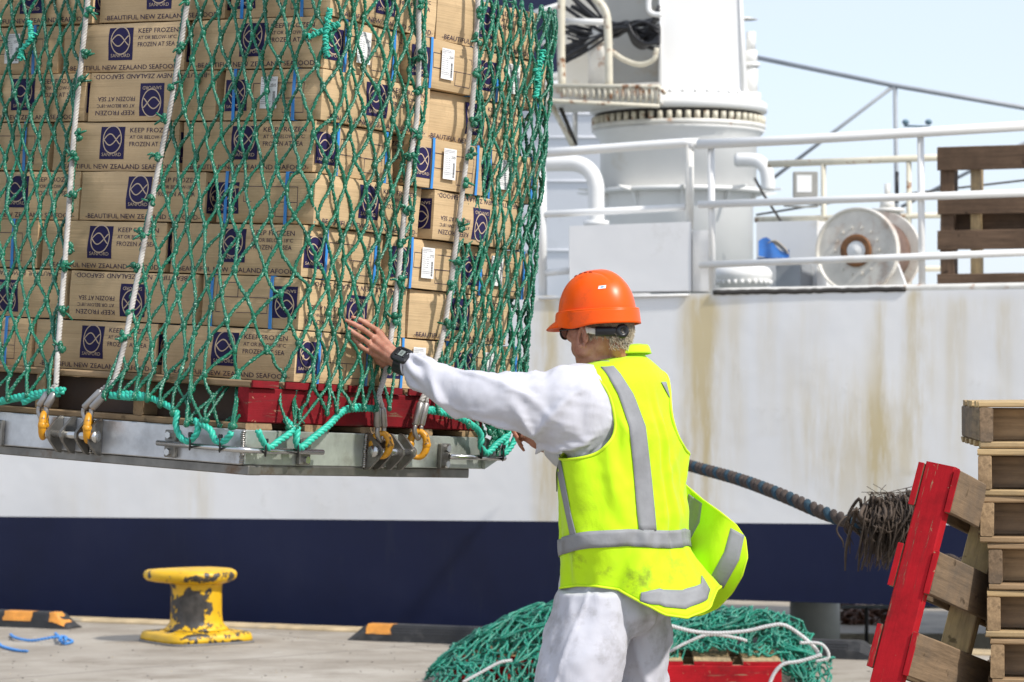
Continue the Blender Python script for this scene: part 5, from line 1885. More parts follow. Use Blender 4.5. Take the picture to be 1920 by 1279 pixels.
# --- trunk
chest = W(1165, 790, PY); belly = W(1166, 960, PY); pelv = W(1150, 1110, PY)
mb.tube([W(1160, 700, PY), W(1163, 740, PY), chest, W(1168, 880, PY), belly, W(1158, 1050, PY), pelv, W(1150, 1160, PY)], [.08, .15, .175, .165, .15, .155, .165, .12], 24, n=3, up=tuple(lB), ell=(1.0, .68))
# --- left arm
shL = W(1112, 742, 8.98)
elL = W(925, 752, 8.93)
wrL = W(752, 681, 9.045)
mb.tube([W(1150, 735, 9.05), shL, shL.lerp(elL, .5), elL], [.06, .048, .044, .040], 16, n=4)
mb.tube([elL, elL.lerp(wrL, .3), elL.lerp(wrL, .8), wrL], [.042, .042, .031, .028], 16, n=4)
# left hand, its back towards us, fingers up to the left
def fp(px, py, off):
    return on_load(px, py, off, hang=False)
palm_w = wrL
kn = {'index': W(703, 628, 0), }
def hand(mb, wrist, knuckles, fingers, thumb, nrm, scale=1.0):
    """wrist point; knuckle points index..little; finger joint chains; all in world"""
    mid = sum(knuckles, Vector()) / len(knuckles)
    d = (mid - wrist).normalized()
    for i, k in enumerate(knuckles):
        w0 = wrist.lerp(k, .06) 
        side = (k - mid) * .35
        mb.tube([wrist + side * .9 + d * .004, wrist.lerp(k, .5) + side * .15, k], [.0155, .0145, .0118], 12, n=3, up=tuple(nrm), ell=(.92, 1.12))
    for k, ch in zip(knuckles, fingers):
        P = [k] + ch
        r0 = .0093 if k is not knuckles[-1] else .0082
        mb.tube(P, [r0 * 1.08, r0 * .93, r0 * .98, r0 * .86, r0 * .84, r0 * .62], 12, n=4)
        for q in ch[:-1]: mb.ell(q, r0 * 1.03, nu=10, nv=8)
        mb.ell(P[-1], r0 * .72, nu=10, nv=8)
        mb.ell(k + nrm * .0015, r0 * 1.12, nu=10, nv=8)
    mb.tube(thumb, [.0155, .0135, .0115, .0105, .0075], 12, n=4)
    mb.ell(thumb[-1], .0078, nu=10, nv=8)
Kn = [fp(706, 619, .052), fp(698, 631, .058), fp(694, 646, .058), fp(695, 662, .052)]
Fg = [[fp(689, 608, .060), fp(675, 600, .050), fp(661, 595, .038)],
      [fp(680, 617, .066), fp(664, 608, .052), fp(649, 601, .036)],
      [fp(677, 633, .066), fp(663, 624, .052), fp(651, 614, .036)],
      [fp(679, 652, .060), fp(668, 641, .048), fp(657, 632, .034)]]
nrmL = -U
th = [wrL + Vector((-.012, 0, .012)), fp(722, 640, .045), fp(706, 616, .036), fp(690, 606, .034), fp(676, 601, .034)]
hand(mb, wrL, Kn, Fg, th, nrmL)
mb.tube([wrL + Vector((-.006, 0, .0)), fp(722, 660, .055), fp(706, 644, .050)], [.028, .030, .020], 14, n=3, up=tuple(nrmL), ell=(.62, 1.12))
mb.tube([fp(737, 690, .062), fp(718, 679, .060), fp(703, 664, .055)], [.018, .020, .015], 12, n=3)
# --- right arm and hand, gripping the net at the far corner
shR = W(1215, 745, 9.24)
elR = W(1120, 860, 9.42)
wrR = W(1024, 836, 9.50)
mb.tube([W(1180, 735, 9.12), shR, shR.lerp(elR, .5), elR], [.07, .062, .050, .042], 16, n=4)
mb.tube([elR, elR.lerp(wrR, .3), elR.lerp(wrR, .8), wrR], [.042, .042, .031, .027], 16, n=4)
d_ = (W(975, 806, 9.52) - wrR).normalized(); upn = Vector((0, 0, 1)); sd = d_.cross(upn).normalized()
KnR, FgR = [], []
for i in range(4):
    k = wrR + d_ * (.078 - .004 * i) + upn * (.012 - .012 * i) + sd * (-.012 + .012 * i) * 1.2
    KnR.append(k)
    FgR.append([k + d_ * .034 + upn * -.004, k + d_ * .046 + upn * -.026, k + d_ * .030 + upn * -.040])
hand(mb, wrR, KnR, FgR, [wrR, wrR + d_ * .03 + upn * .022, wrR + d_ * .055 + upn * .018 - sd * .01, wrR + d_ * .075 - upn * .002 - sd * .018, wrR + d_ * .088 - upn * .012 - sd * .02], upn * .8 - sd * .6)
mb.tube([wrR, wrR + d_ * .04, wrR + d_ * .07], [.027, .029, .02], 14, n=3, up=tuple(upn), ell=(1.0, .62))
# --- legs and feet
legs = {'L': [W(1118, 1120, 9.03), W(1080, 1279, 8.96), W(1060, 1380, 8.95), W(1032, 1500, 9.0), Vector((W(1022, 1600, 9.02).x, 9.02, .08))],
        'R': [W(1202, 1120, 9.18), W(1208, 1279, 9.22), W(1209, 1380, 9.25), W(1225, 1500, 9.32), Vector((W(1238, 1590, 9.36).x, 9.36, .08))]}
for k, P in legs.items():
    mb.tube(P, [.075, .058, .050, .046, .040], 18, n=3)
    a = P[-1]
    mb.tube([a + Vector((.03, 0, -.035)), a + Vector((0, 0, -.03)), a + fB * .10 + Vector((0, 0, -.05)), a + fB * .19 + Vector((0, 0, -.06))], [.03, .036, .034, .02], 14, n=3)
body = mb.build('person', M_skin)
MATRIX['person'] = Matrix.Identity(4)
baked(body, voxel=.0034, smooth=3, sfac=.45)
tag(body, 'worker in orange helmet and yellow safety vest pushing the hanging load with both hands', 'person')

def tobody(o): return o

# --- clothes helper: wrinkle displacement along normals
def wrinkle(me, fn):
    me.update()
    nr = [v.normal.copy() for v in me.vertices]
    for v, n in zip(me.vertices, nr):
        v.co += n * fn(v.co, n)
    me.update()

def cloth_mat(name, c, dirt=None, dl=.6, dh=.8, ds=5, rough=.85, tr=0, grime=None):
    m, nt, b = new_mat(name)
    v = coords(nt)
    base = ramp(nt, noise_n(nt, v, 4, 4), [(.35, mul(c, .95)), (.65, mul(c, 1.03))])
    if dirt:
        f = ramp(nt, noise_n(nt, v, ds, 7, .68), [(dl, (0, 0, 0)), (dh, (1, 1, 1))])
        if grime:
            at = nt.nodes.new('ShaderNodeAttribute'); at.attribute_name = grime
            f = mix(nt, 1.0, f, at.outputs['Color'], 'MULTIPLY')
        base = mix(nt, f, base, dirt)
    nt.links.new(base, b.inputs['Base Color'])
    b.inputs['Roughness'].default_value = rough
    b.inputs['Specular IOR Level'].default_value = .2
    b.inputs['Sheen Weight'].default_value = .15
    bn = nt.nodes.new('ShaderNodeBump'); bn.inputs['Distance'].default_value = .006; bn.inputs['Strength'].default_value = .8
    nn = nt.nodes.new('ShaderNodeTexNoise'); nn.inputs['Scale'].default_value = 7; nn.inputs['Detail'].default_value = 3; nn.inputs['Distortion'].default_value = 1.2
    nt.links.new(coords(nt, (1, 1, .8)), nn.inputs['Vector'])
    nt.links.new(nn.outputs[0], bn.inputs['Height'])
    bn2 = nt.nodes.new('ShaderNodeBump'); bn2.inputs['Distance'].default_value = .0006
    nt.links.new(noise_n(nt, v, 420, 2), bn2.inputs['Height']); nt.links.new(bn.outputs[0], bn2.inputs['Normal'])
    nt.links.new(bn2.outputs[0], b.inputs['Normal'])
    return m
M_shirt = cloth_mat('white_shirt_cotton', (.57, .57, .62), dirt=(.44, .44, .47), dl=.5, dh=.8, ds=5)
M_trous = cloth_mat('soiled_white_trousers', (.53, .53, .58), dirt=(.26, .245, .24), dl=.50, dh=.74, ds=7)
M_vest = cloth_mat('fluorescent_yellow_vest', (.52, .82, .008), dirt=(.20, .26, .02), dl=.55, dh=.70, ds=7, rough=.7, grime='grime')
M_tape = mat('grey_reflective_tape', (.25, .255, .265), rough=.6, metal=0, var=.1, vs=14, spec=.3, dirt=(.18, .18, .18), ds=9, dlo=.6, dhi=.8, bump=.0015, bs=40)
M_bind = mat('yellow_binding', (.60, .85, .012), rough=.7)

# --- shirt: sleeves + trunk as one cloth
mb = MB()
cuff = W(757, 684, 9.035)
SLV = [(757, 684, 9.035, 17, 16), (768, 684, 9.03, 24, 20), (800, 705, 9.0, 33, 25), (850, 730, 8.97, 39, 30), (900, 743, 8.945, 45, 35), (960, 755, 8.94, 50, 40), (1010, 762, 8.95, 62, 46), (1050, 766, 8.96, 79, 56), (1090, 770, 8.99, 88, 64), (1125, 772, 9.03, 88, 68)]
def sleeve(mb, tab, seg=26, open_end=True):
    rings = []
    C = [W(x, y, Y) for x, y, Y, a, b in tab]
    Cs = smooth_path(C, 8)
    n = len(Cs)
    fr = frames(Cs, up=(0, 0, 1))
    for i, (p, (x, y)) in enumerate(zip(Cs, fr)):
        u = i / (n - 1) * (len(tab) - 1); j = min(int(u), len(tab) - 2); t = u - j
        t = t * t * (3 - 2 * t)
        a = tab[j][3] + (tab[j + 1][3] - tab[j][3]) * t; b_ = tab[j][4] + (tab[j + 1][4] - tab[j][4]) * t
        a *= p.y / F; b_ *= p.y / F
        rings.append([p + x * (math.cos(2 * math.pi * k / seg) * a) + y * (math.sin(2 * math.pi * k / seg) * b_) for k in range(seg)])
    vs = [q for r in rings for q in r]
    fs = [(i * seg + k, i * seg + (k + 1) % seg, (i + 1) * seg + (k + 1) % seg, (i + 1) * seg + k) for i in range(n - 1) for k in range(seg)]
    fs += [tuple(range(seg))[::-1], tuple((n - 1) * seg + k for k in range(seg))]
    mb.add(vs, fs, 0, True)
sleeve(mb, SLV)
sleeve(mb, [(1034, 842, 9.50, 20, 20), (1060, 850, 9.46, 32, 30), (1110, 862, 9.42, 40, 36), (1160, 810, 9.32, 52, 46), (1205, 768, 9.24, 66, 56), (1190, 760, 9.16, 60, 60)])
mb.tube([W(1158, 690, PY), W(1160, 712, PY), W(1162, 750, PY), W(1168, 830, PY), W(1168, 900, PY), W(1165, 1000, PY), W(1155, 1090, PY)], [.075, .16, .19, .192, .185, .18, .175], 32, n=3, up=tuple(lB), ell=(1.0, .62))
shirt = mb.build('shirt', M_shirt, body)
baked(shirt, voxel=.0065, smooth=4)
axd = (W(1100, 790, 8.98) - W(757, 684, 9.03)).normalized()
def shirt_w(p, n):
    px, py = px_of(p)
    if px > 1180 or py > 900: return 0
    if p.y > 9.2: return .004 * noise.noise(p * 14)
    s = (p - cuff).dot(axd)
    a = math.atan2(n.z, -n.y)
    und = .5 - .5 * n.z
    d = noise.noise(Vector((s * 4, a * .7, 1)))
    d2 = noise.noise(Vector((s * 7, a * 1.1, 5)))
    def ridge(x, k=3.0): return math.exp(-k * (1 - math.sin(x)))          # narrow raised crease
    f = .009 * math.exp(-((s - .045) / .03) ** 2) * math.sin(a * 7 + s * 30)
    f += .020 * ss(.04, .14, s) * ridge(s * 24 + a * 2.2 + d * 5, 5) * (.30 + .9 * max(0, d2 + .25)) * (.5 + und)
    f += .012 * ss(.10, .3, s) * ridge(a * 3.2 - s * 9 + d2 * 5 + 1.0, 4) * max(0, d + .4)
    f += .014 * ss(.40, .52, s) * ridge(s * 40 - a * 4 + d * 4, 3) * (1 - ss(.64, .74, s)) * (.4 + und)
    f += .004 * noise.noise(p * 14) + .0022 * noise.noise(p * 34)
    f += .013 * ss(.12, .22, s) * (1 - ss(.50, .62, s)) * ridge(a * 4.2 + s * 13 + d * 3.5 + 2.2, 7) * (.25 + max(0, d2 + .2) * 1.5)
    return f
wrinkle(shirt.data, lambda p, n: shirt_w(p, n) * (1 - .75 * ss(1085, 1125, px_of(p)[0])))
# ring of the open cuff
mb = MB(); 
ring = []
cf = frames([W(757, 684, 9.035), W(768, 684, 9.03)], up=(0, 0, 1))[0]
for k in range(25):
    a = 2 * math.pi * k / 24
    ring.append(W(757, 684, 9.035) + cf[0] * math.cos(a) * .029 + cf[1] * math.sin(a) * .028)
mb.tube(ring, .0035, 6, caps=False)
mb.build('cuff', M_shirt, body)

# --- trousers
mb = MB()
def chain(pts, seg=28):
    """pts: px, py, Y, rx(px across), ry(depth m)"""
    rings = []
    P = [W(x, y, Y) for x, y, Y, a, b in pts]
    Ps = smooth_path(P, 6); n = len(Ps)
    for i, p in enumerate(Ps):
        u = i / (n - 1) * (len(pts) - 1); j = min(int(u), len(pts) - 2); t = u - j
        a = (pts[j][3] + (pts[j + 1][3] - pts[j][3]) * t) * p.y / F; b_ = pts[j][4] + (pts[j + 1][4] - pts[j][4]) * t
        rings.append([p + Vector((a * math.cos(2 * math.pi * k / seg), b_ * math.sin(2 * math.pi * k / seg), 0)) for k in range(seg)])
    stack_rings(mb, rings)
chain([(1152, 1040, PY, 98, .15), (1150, 1100, PY, 101, .165), (1152, 1150, PY, 100, .17), (1140, 1190, PY - .02, 70, .12)])
chain([(1118, 1110, 9.03, 70, .13), (1106, 1180, 9.0, 78, .13), (1092, 1230, 8.98, 80, .125), (1080, 1279, 8.96, 79, .12), (1062, 1370, 8.95, 66, .11), (1046, 1450, 8.97, 60, .10), (1030, 1540, 9.0, 56, .10), (1026, 1588, 9.01, 54, .10)])
chain([(1200, 1110, 9.18, 52, .13), (1206, 1180, 9.2, 50, .13), (1208, 1279, 9.22, 42, .12), (1208, 1370, 9.25, 48, .11), (1224, 1470, 9.3, 50, .10), (1238, 1568, 9.35, 50, .10)])
tr = mb.build('trousers', M_trous, body)
baked(tr, voxel=.009, smooth=6)
def tr_w(p, n):
    px, py = px_of(p)
    d = noise.noise(Vector((p.x * 5, p.y * 4, p.z * 2.2)))
    d2 = noise.noise(Vector((p.x * 9, p.y * 5, p.z * 4 + 7)))
    def ridge(x, k=3.0): return math.exp(-k * (1 - math.sin(x)))
    f = .016 * ridge(p.x * 20 + p.z * 7 + d * 7) * max(0, d2 + .35)
    f += .014 * ridge(p.z * 17 - p.x * 16 + d2 * 7 + 2, 4) * max(0, d + .30)
    f += .012 * ridge(p.z * 30 + p.x * 8 + d * 8, 4) * max(0, d2 + .05) * ss(1180, 1260, py)
    f += .008 * noise.noise(Vector((p.x * 13, p.y * 9, p.z * 7))) + .003 * noise.noise(p * 30)
    f += .007 * math.exp(-((px - (1106 - (py - 1105) * .36)) / 3.2) ** 2)      # the raised side seam
    return f
wrinkle(tr.data, tr_w)

# boots
for k, P in legs.items():
    a = P[-1]
    mb = MB()
    mb.tube([a + Vector((.05, 0, -.04)) - fB * .02, a + Vector((0, 0, -.022)), a + fB * .10 + Vector((0, 0, -.04)), a + fB * .20 + Vector((0, 0, -.045))], [.03, .05, .046, .03], 16, n=4)
    mb.tube([a + Vector((0, 0, .09)), a + Vector((0, 0, -.02))], [.055, .052], 16)
    bt_ = mb.build('boot', mat('white_rubber_boot', (.62, .62, .6), rough=.4), body)
    baked(bt_, voxel=.008, smooth=3)

# --- vest: one surface described by rings; psi = direction around the body
# py, centre px, a (across), b (deep)
VR = [(652, 1172, .056, .060), (668, 1165, .072, .074), (680, 1160, .120, .094), (692, 1158, .165, .112), (715, 1158, .203, .130), (760, 1161, .222, .143), (830, 1171, .236, .152), (900, 1167, .240, .160), (960, 1171, .236, .165), (1020, 1173, .234, .168)]
NV = len(VR)
def hem(psi):
    """hem outline by direction: px, py, Y"""
    d = math.degrees(psi) % 360
    tab = [(0, 1350, 1100, 9.13), (30, 1300, 1100, 9.22), (60, 1235, 1095, 9.28), (90, 1175, 1090, 9.30), (120, 1120, 1092, 9.27), (150, 1068, 1098, 9.20), (180, 1048, 1104, 9.10), (205, 1056, 1102, 9.02), (225, 1080, 1098, 8.955), (250, 1120, 1099, 8.92), (270, 1160, 1106, 8.915), (290, 1203, 1131, 8.90), (310, 1250, 1153, 8.89), (328, 1290, 1159, 8.92), (345, 1325, 1140, 9.0), (360, 1350, 1100, 9.13)]
    return interp(tab, d)
def vest(psi, t, off=0.0):
    """t 0 collar .. 1 hem"""
    u = t * NV
    j = min(int(u), NV - 1); f = u - j
    d = Vector((math.cos(psi), math.sin(psi), 0))
    def ringp(k):
        py, cx, a, b_ = VR[k]
        Yc = PY + (.02 if k < 2 else 0)
        c = W(cx, py, Yc)
        if k < 3:                         # collar climbs round the back of the neck
            c.z += (.012 if k == 0 else .008) * d.dot(-fB)
        dl, df = d.dot(lB), d.dot(fB)
        r = 1 / math.sqrt((dl / a) ** 2 + (df / b_) ** 2)
        if k >= 5:                        # flat back
            r *= 1 - .03 * math.cos(2 * (psi - R(315)))
        p = c + d * r
        if k in (3, 4):                   # shoulders slope: raise the front/back ridge
            pass
        return p
    def hp3():
        x, y, Y = hem(psi); return W(x, y, Y)
    def K(k):
        if k < 0: return ringp(0) * 2 - ringp(1)
        if k < NV: return ringp(k)
        if k == NV: return hp3()
        return hp3() * 2 - ringp(NV - 1)
    p0, p1, p2, p3 = K(j - 1), K(j), K(j + 1), K(j + 2)
    if j >= NV - 2:                        # let the skirt hang smoothly
        p = 0.5 * ((2 * p1) + (p2 - p0) * f + (2 * p0 - 5 * p1 + 4 * p2 - p3) * f * f + (3 * p1 - p0 - 3 * p2 + p3) * f ** 3)
    else:
        p = 0.5 * ((2 * p1) + (p2 - p0) * f + (2 * p0 - 5 * p1 + 4 * p2 - p3) * f * f + (3 * p1 - p0 - 3 * p2 + p3) * f ** 3)
    # folds of the cloth
    py = HY - (p.z - CH) / p.y * F
    dg = math.degrees(psi) % 360
    w = ss(700, 800, py)
    n1 = noise.noise(Vector((psi * 1.6, p.z * 2.2, 2)))
    fold = .0095 * math.sin(psi * 9 + p.z * 9 + n1 * 5) * w * (.45 + .55 * noise.noise(Vector((psi * 1.3, p.z * 1.1, 9))))
    fold += .008 * math.exp(-(((dg - 262) + (py - 900) * .10) / 7) ** 2) * ss(820, 900, py) * (1 - ss(1000, 1060, py))
    fold += -.012 * math.exp(-(((dg - 285) + (py - 930) * .13) / 8) ** 2) * ss(780, 900, py) * (1 - ss(1040, 1100, py))
    fold += .012 * math.sin((dg - 200) * .14 + 1) * ss(1010, 1110, py) * (1 if 190 < dg < 360 else .3) * .8
    fold += .006 * noise.noise(p * 9) * w + .002 * noise.noise(p * 28) * w
    n2 = noise.noise(Vector((psi * 2.2, p.z * 3, 4)))
    fold += .011 * math.exp(-3.5 * (1 - math.sin(psi * 7 - p.z * 16 + n1 * 4 + 1))) * w * max(0, n2 + .25)
    fold += .009 * math.exp(-4 * (1 - math.sin(psi * 5 + p.z * 24 + n2 * 5))) * ss(760, 840, py) * max(0, n1 + .15)
    fold += .006 * math.exp(-((py - 1012 - 20 * n1) / 16) ** 2) * math.sin(psi * 14) 
    return p + d * (fold + off)
def arm_hole(psi, t, side=225):
    p = vest(psi, t)
    py = HY - (p.z - CH) / p.y * F
    dg = math.degrees(psi) % 360
    c = {225: 221, 45: 47}[side]
    dx = (dg - c + 180) % 360 - 180
    hw = (41 if dx > 0 else 52)
    return (abs(dx) / hw) ** 2.3 + (abs(py - 778) / (84 if py < 778 else 84)) ** 2.2 - 1
mb = MB()
NU_, NT_ = 240, 150
def keep(a, b):
    psi = 2 * math.pi * a
    dg = math.degrees(psi)
    if 128 < dg < 140 and b > .18: return False
    return arm_hole(psi, b) > 0 and arm_hole(psi, b, 45) > 0
mb.grid(lambda a, b: vest(2 * math.pi * a, b), NU_, NT_, keep=keep, wrap=True)
vest_o = mb.build('safety_vest', M_vest, body)
me = vest_o.data
sol = vest_o.modifiers.new('thickness', 'SOLIDIFY'); sol.thickness = .003; sol.offset = 1
def grime(o):
    at = o.data.attributes.new('grime', 'FLOAT_COLOR', 'POINT')
    v_ = []
    for v in o.data.vertices:
        px, py = px_of(v.co)
        g = .08 + .92 * ss(1000, 1060, py) * (1 - ss(1240, 1330, px)) + .45 * math.exp(-((px - 1100) / 60) ** 2 - ((py - 990) / 50) ** 2)
        g = min(1, g)
        v_ += [g, g, g, 1]
    at.data.foreach_set('color', v_)
grime(vest_o)
# binding round the arm holes
for side in (225, 45):
    mb = MB(); P = []
    for k in range(73):
        a = 2 * math.pi * k / 72
        lo, hi = 0.0, 1.6
        c = {225: 221, 45: 47}[side]
        tc = 5.0 / NV
        for _ in range(22):
            m_ = (lo + hi) / 2
            psi = R(c + 50 * m_ * math.cos(a)); t = min(.98, max(.02, tc + .36 * m_ * math.sin(a)))
            if arm_hole(psi, t, side) < 0: lo = m_
            else: hi = m_
        psi = R(c + 50 * lo * math.cos(a)); t = min(.98, max(.02, tc + .36 * lo * math.sin(a)))
        P.append(vest(psi, t))
    mb.tube(P, .0048, 8, caps=False, n=2)
    mb.build('binding', M_bind, vest_o)
mb = MB(); mb.tube([vest(2 * math.pi * k / 160, 1.0) for k in range(161)], .004, 7, caps=False); mb.build('binding', M_bind, vest_o)
# collar: stands up then turns down at the back
mb = MB()
def collar(a, b):
    psi = R(140) + (2 * math.pi - R(14)) * a
    base = vest(psi, .10)
    d = Vector((math.cos(psi), math.sin(psi), 0))
    c = W(1166, 660, PY + .02)
    rise = math.sin(math.pi * min(1, b * 1.9)) * .030 if b < .53 else .030 - (b - .53) * .060
    outw = -.004 if b < .5 else .010 * (b - .5) * 2 + .002
    return base + Vector((0, 0, .0)) + d * (outw + .008) + Vector((0, 0, max(rise, -.01)))
mb.grid(collar, 60, 12)
co = mb.build('collar', M_vest, vest_o)
grime(co)
m_ = co.modifiers.new('thickness', 'SOLIDIFY'); m_.thickness = .003

# reflective tape: patches of the same surface
def t_of_py(psi, py):
    lo, hi = 0, 1
    for _ in range(26):
        m_ = (lo + hi) / 2
        p = vest(psi, m_)
        if HY - (p.z - CH) / p.y * F < py: lo = m_
        else: hi = m_
    return lo
def psi_of(px, py, lo=R(183), hi=R(357)):
    for _ in range(26):
        m_ = (lo + hi) / 2
        p = vest(m_, t_of_py(m_, py))
        if CX + p.x / p.y * F < px: lo = m_
        else: hi = m_
    return lo
def tape_v(tab, nv=26):
    """vertical tape: rows (py, px left, px right)"""
    mb = MB()
    y0, y1 = tab[0][0], tab[-1][0]
    rows = []
    for i in range(nv + 1):
        y = y0 + (y1 - y0) * i / nv
        xa, xb = interp(tab, y)
        a, b = psi_of(xa, y), psi_of(xb, y)
        rows.append([vest(a + (b - a) * k / 5, t_of_py(a + (b - a) * k / 5, y), .0042) for k in range(6)])
    mb.add([p for r in rows for p in r], [(i * 6 + k, i * 6 + k + 1, (i + 1) * 6 + k + 1, (i + 1) * 6 + k) for i in range(nv) for k in range(5)], 0, True)
    o = mb.build('reflective_strip', M_tape, vest_o)
    m_ = o.modifiers.new('thickness', 'SOLIDIFY'); m_.thickness = .0012; m_.offset = 1
tape_v([(676, 1117, 1142), (700, 1138, 1163), (740, 1160, 1188), (800, 1180, 1210), (880, 1188, 1219), (960, 1194, 1227), (996, 1198, 1230)])
tape_v([(716, 1238, 1247), (750, 1256, 1264), (800, 1274, 1281)], 12)
tape_v([(852, 1041, 1050), (900, 1049, 1060), (960, 1061, 1071), (1008, 1071, 1083)], 14)
def tape_h(tab, d0, d1, n=120, bypy=True):
    mb = MB(); rows = []
    for i in range(n + 1):
        d = d0 + (d1 - d0) * i / n
        ya, yb = interp(tab, d)
        psi = R(d)
        if bypy: ta, tb = t_of_py(psi, ya), t_of_py(psi, yb)
        else: ta, tb = ya, yb
        rows.append([vest(psi, ta + (tb - ta) * k / 4, .0044) for k in range(5)])
    mb.add([p for r in rows for p in r], [(i * 5 + k, (i + 1) * 5 + k, (i + 1) * 5 + k + 1, i * 5 + k + 1) for i in range(n) for k in range(4)], 0, True)
    o = mb.build('reflective_strip', M_tape, vest_o)
    m_ = o.modifiers.new('thickness', 'SOLIDIFY'); m_.thickness = .0012; m_.offset = 1
tape_h([(140, 1012, 1044), (183, 1015, 1046), (215, 1006, 1038), (240, 996, 1028), (270, 992, 1024), (300, 994, 1027), (330, 995, 1028), (357, 991, 1023), (360, 991, 1023)], 141, 360)
tape_h([(0, 991, 1023), (60, 1000, 1030), (128, 1010, 1042)], 0, 127)
tape_h([(286, .985, 1.0), (295, .974, .996), (305, .966, .989), (345, .9625, .9865), (360, .956, .981)], 287, 352, 60, bypy=False)

# the front panel blown out behind him
outer = [(1270, 890), (1283, 908), (1318, 938), (1352, 962), (1380, 985), (1397, 1010), (1401, 1045), (1391, 1080), (1372, 1112), (1346, 1139), (1318, 1152), (1290, 1156)]
inner = [(1262, 896), (1262, 930), (1262, 960), (1262, 990), (1264, 1010), (1266, 1030), (1268, 1050), (1270, 1070), (1272, 1090), (1276, 1110), (1280, 1130), (1284, 1146)]
def flapY(px, py):
    return 9.24 - .12 * ss(1290, 1400, px) + .030 * math.sin((px - 1270) * .05 + (py - 900) * .012) + .02 * math.sin((py - 900) * .03)
def flap(a, b):
    u = b * (len(outer) - 1)
    o_ = interp([(i,) + p for i, p in enumerate(outer)], u); n_ = interp([(i,) + p for i, p in enumerate(inner)], u)
    x = n_[0] + (o_[0] - n_[0]) * a; y = n_[1] + (o_[1] - n_[1]) * a
    return W(x, y, flapY(x, y))
mb = MB(); mb.grid(flap, 40, 50)
fl = mb.build('blown_front_panel', M_vest, vest_o); grime(fl)
m_ = fl.modifiers.new('thickness', 'SOLIDIFY'); m_.thickness = .003
mb = MB(); mb.tube([flap(1, k / 60) for k in range(61)], .0038, 7); mb.build('binding', M_bind, vest_o)
def tape_flap(A, B, n=16):
    mb = MB(); rows = []
    for i in range(n + 1):
        u = i / n
        xa, ya = interp([(k / (len(A) - 1),) + p for k, p in enumerate(A)], u); xb, yb = interp([(k / (len(B) - 1),) + p for k, p in enumerate(B)], u)
        rows.append([W(xa + (xb - xa) * k / 4, ya + (yb - ya) * k / 4, flapY(xa + (xb - xa) * k / 4, ya + (yb - ya) * k / 4) - .004) for k in range(5)])
    mb.add([p for r in rows for p in r], [(i * 5 + k, i * 5 + k + 1, (i + 1) * 5 + k + 1, (i + 1) * 5 + k) for i in range(n) for k in range(4)], 0, True)
    o = mb.build('reflective_strip', M_tape, vest_o)
    m_ = o.modifiers.new('thickness', 'SOLIDIFY'); m_.thickness = .0012
tape_flap([(1291, 926), (1286, 950), (1280, 1010)], [(1317, 944), (1312, 980), (1294, 1012)])
tape_flap([(1370, 990), (1358, 1035), (1332, 1082)], [(1396, 1004), (1386, 1050), (1356, 1104)])
# an ID card pocket at the front edge
mb = MB()
def cardf(a, b):
    ps = R(192 + 10 * a); return vest(ps, t_of_py(ps, 872 + 50 * b), .006)
mb.grid(cardf, 4, 6)
o = mb.build('card_pocket', mat('clear_card_sleeve', (.42, .44, .46), rough=.25), vest_o)

# --- helmet
M_helm = mat('orange_helmet_shell', (.90, .098, .001), rough=.33, var=.05, vs=9, dirt=(.60, .07, .008), ds=14, dlo=.58, dhi=.75, spec=.3)
hcen = W(1120, 590, 9.07) + Vector((0, 0, .0))
MHh = Matrix((fH, lH, uH)).transposed()
def hh(f, l, u): return hcen + fH * f + lH * l + uH * u
mb = MB()
def dome(a, b):
    th = 2 * math.pi * a
    cf_, sf = math.cos(th), math.sin(th)
    ph = b * math.pi / 2
    e = math.cos(ph) ** .80
    rf, rl = (.132 if cf_ > 0 else .130), .108
    z = .138 * math.sin(ph) ** .98
    # raised ridge along the crown
    ridge = .0045 * math.exp(-(sf * e * rl / .022) ** 2) * ss(.1, .4, b) * (1 - ss(.9, 1.0, b) * .2)
    groove = -.0035 * (math.exp(-((abs(sf * e * rl) - .036) / .004) ** 2)) * ss(.35, .6, b) * (1 if -.09 < cf_ * e * rf < .07 else 0)
    return hh(rf * cf_ * e, rl * sf * e, z + ridge + groove)
mb.grid(dome, 96, 40, wrap=True)
helm = mb.build('helmet', M_helm, body)
m_ = helm.modifiers.new('thickness', 'SOLIDIFY'); m_.thickness = .003
mb = MB()
def rim(a, b):
    th = 2 * math.pi * a; cf_, sf = math.cos(th), math.sin(th)
    rf, rl = .132, .108
    flare = .006 + .004 * b
    low = .040 + .010 * ss(.2, -.6, 0) 
    depth = .042 + .010 * math.exp(-((cf_ - .05) / .35) ** 2) - .020 * ss(.55, .95, cf_)
    top = .006 if cf_ < .6 else .006 - .010 * ss(.6, .95, cf_)
    return hh((rf + flare) * cf_, (rl + flare) * sf, top - depth * b + .004 * (1 - b))
mb.grid(rim, 96, 8, wrap=True)
o = mb.build('rim', M_helm, helm); m_ = o.modifiers.new('thickness', 'SOLIDIFY'); m_.thickness = .003
mb = MB(); mb.tube([rim(k / 96, 0) for k in range(97)], .0035, 7, caps=False); mb.tube([dome(k / 96, .02) + (rim(k / 96, 0) - dome(k / 96, .02)) * .5 for k in range(97)], .004, 6, caps=False); mb.build('rim_edge', M_helm, helm)
mb = MB()
def peak(a, b):
    th = R(-62 + 124 * a); cf_, sf = math.cos(th), math.sin(th)
    ext = .052 * math.cos((a - .5) * math.pi) ** .7
    return hh((.130 + ext * b) * cf_, (.108 + ext * b * .8) * sf, -.016 - .020 * b * b - .006 * b + .01 * (1 - math.cos((a - .5) * 2)) * b)
mb.grid(peak, 30, 8)
o = mb.build('peak', M_helm, helm); m_ = o.modifiers.new('thickness', 'SOLIDIFY'); m_.thickness = .004
M_slot = mat('vent_shadow_plastic', (.30, .03, .004), rough=.6)
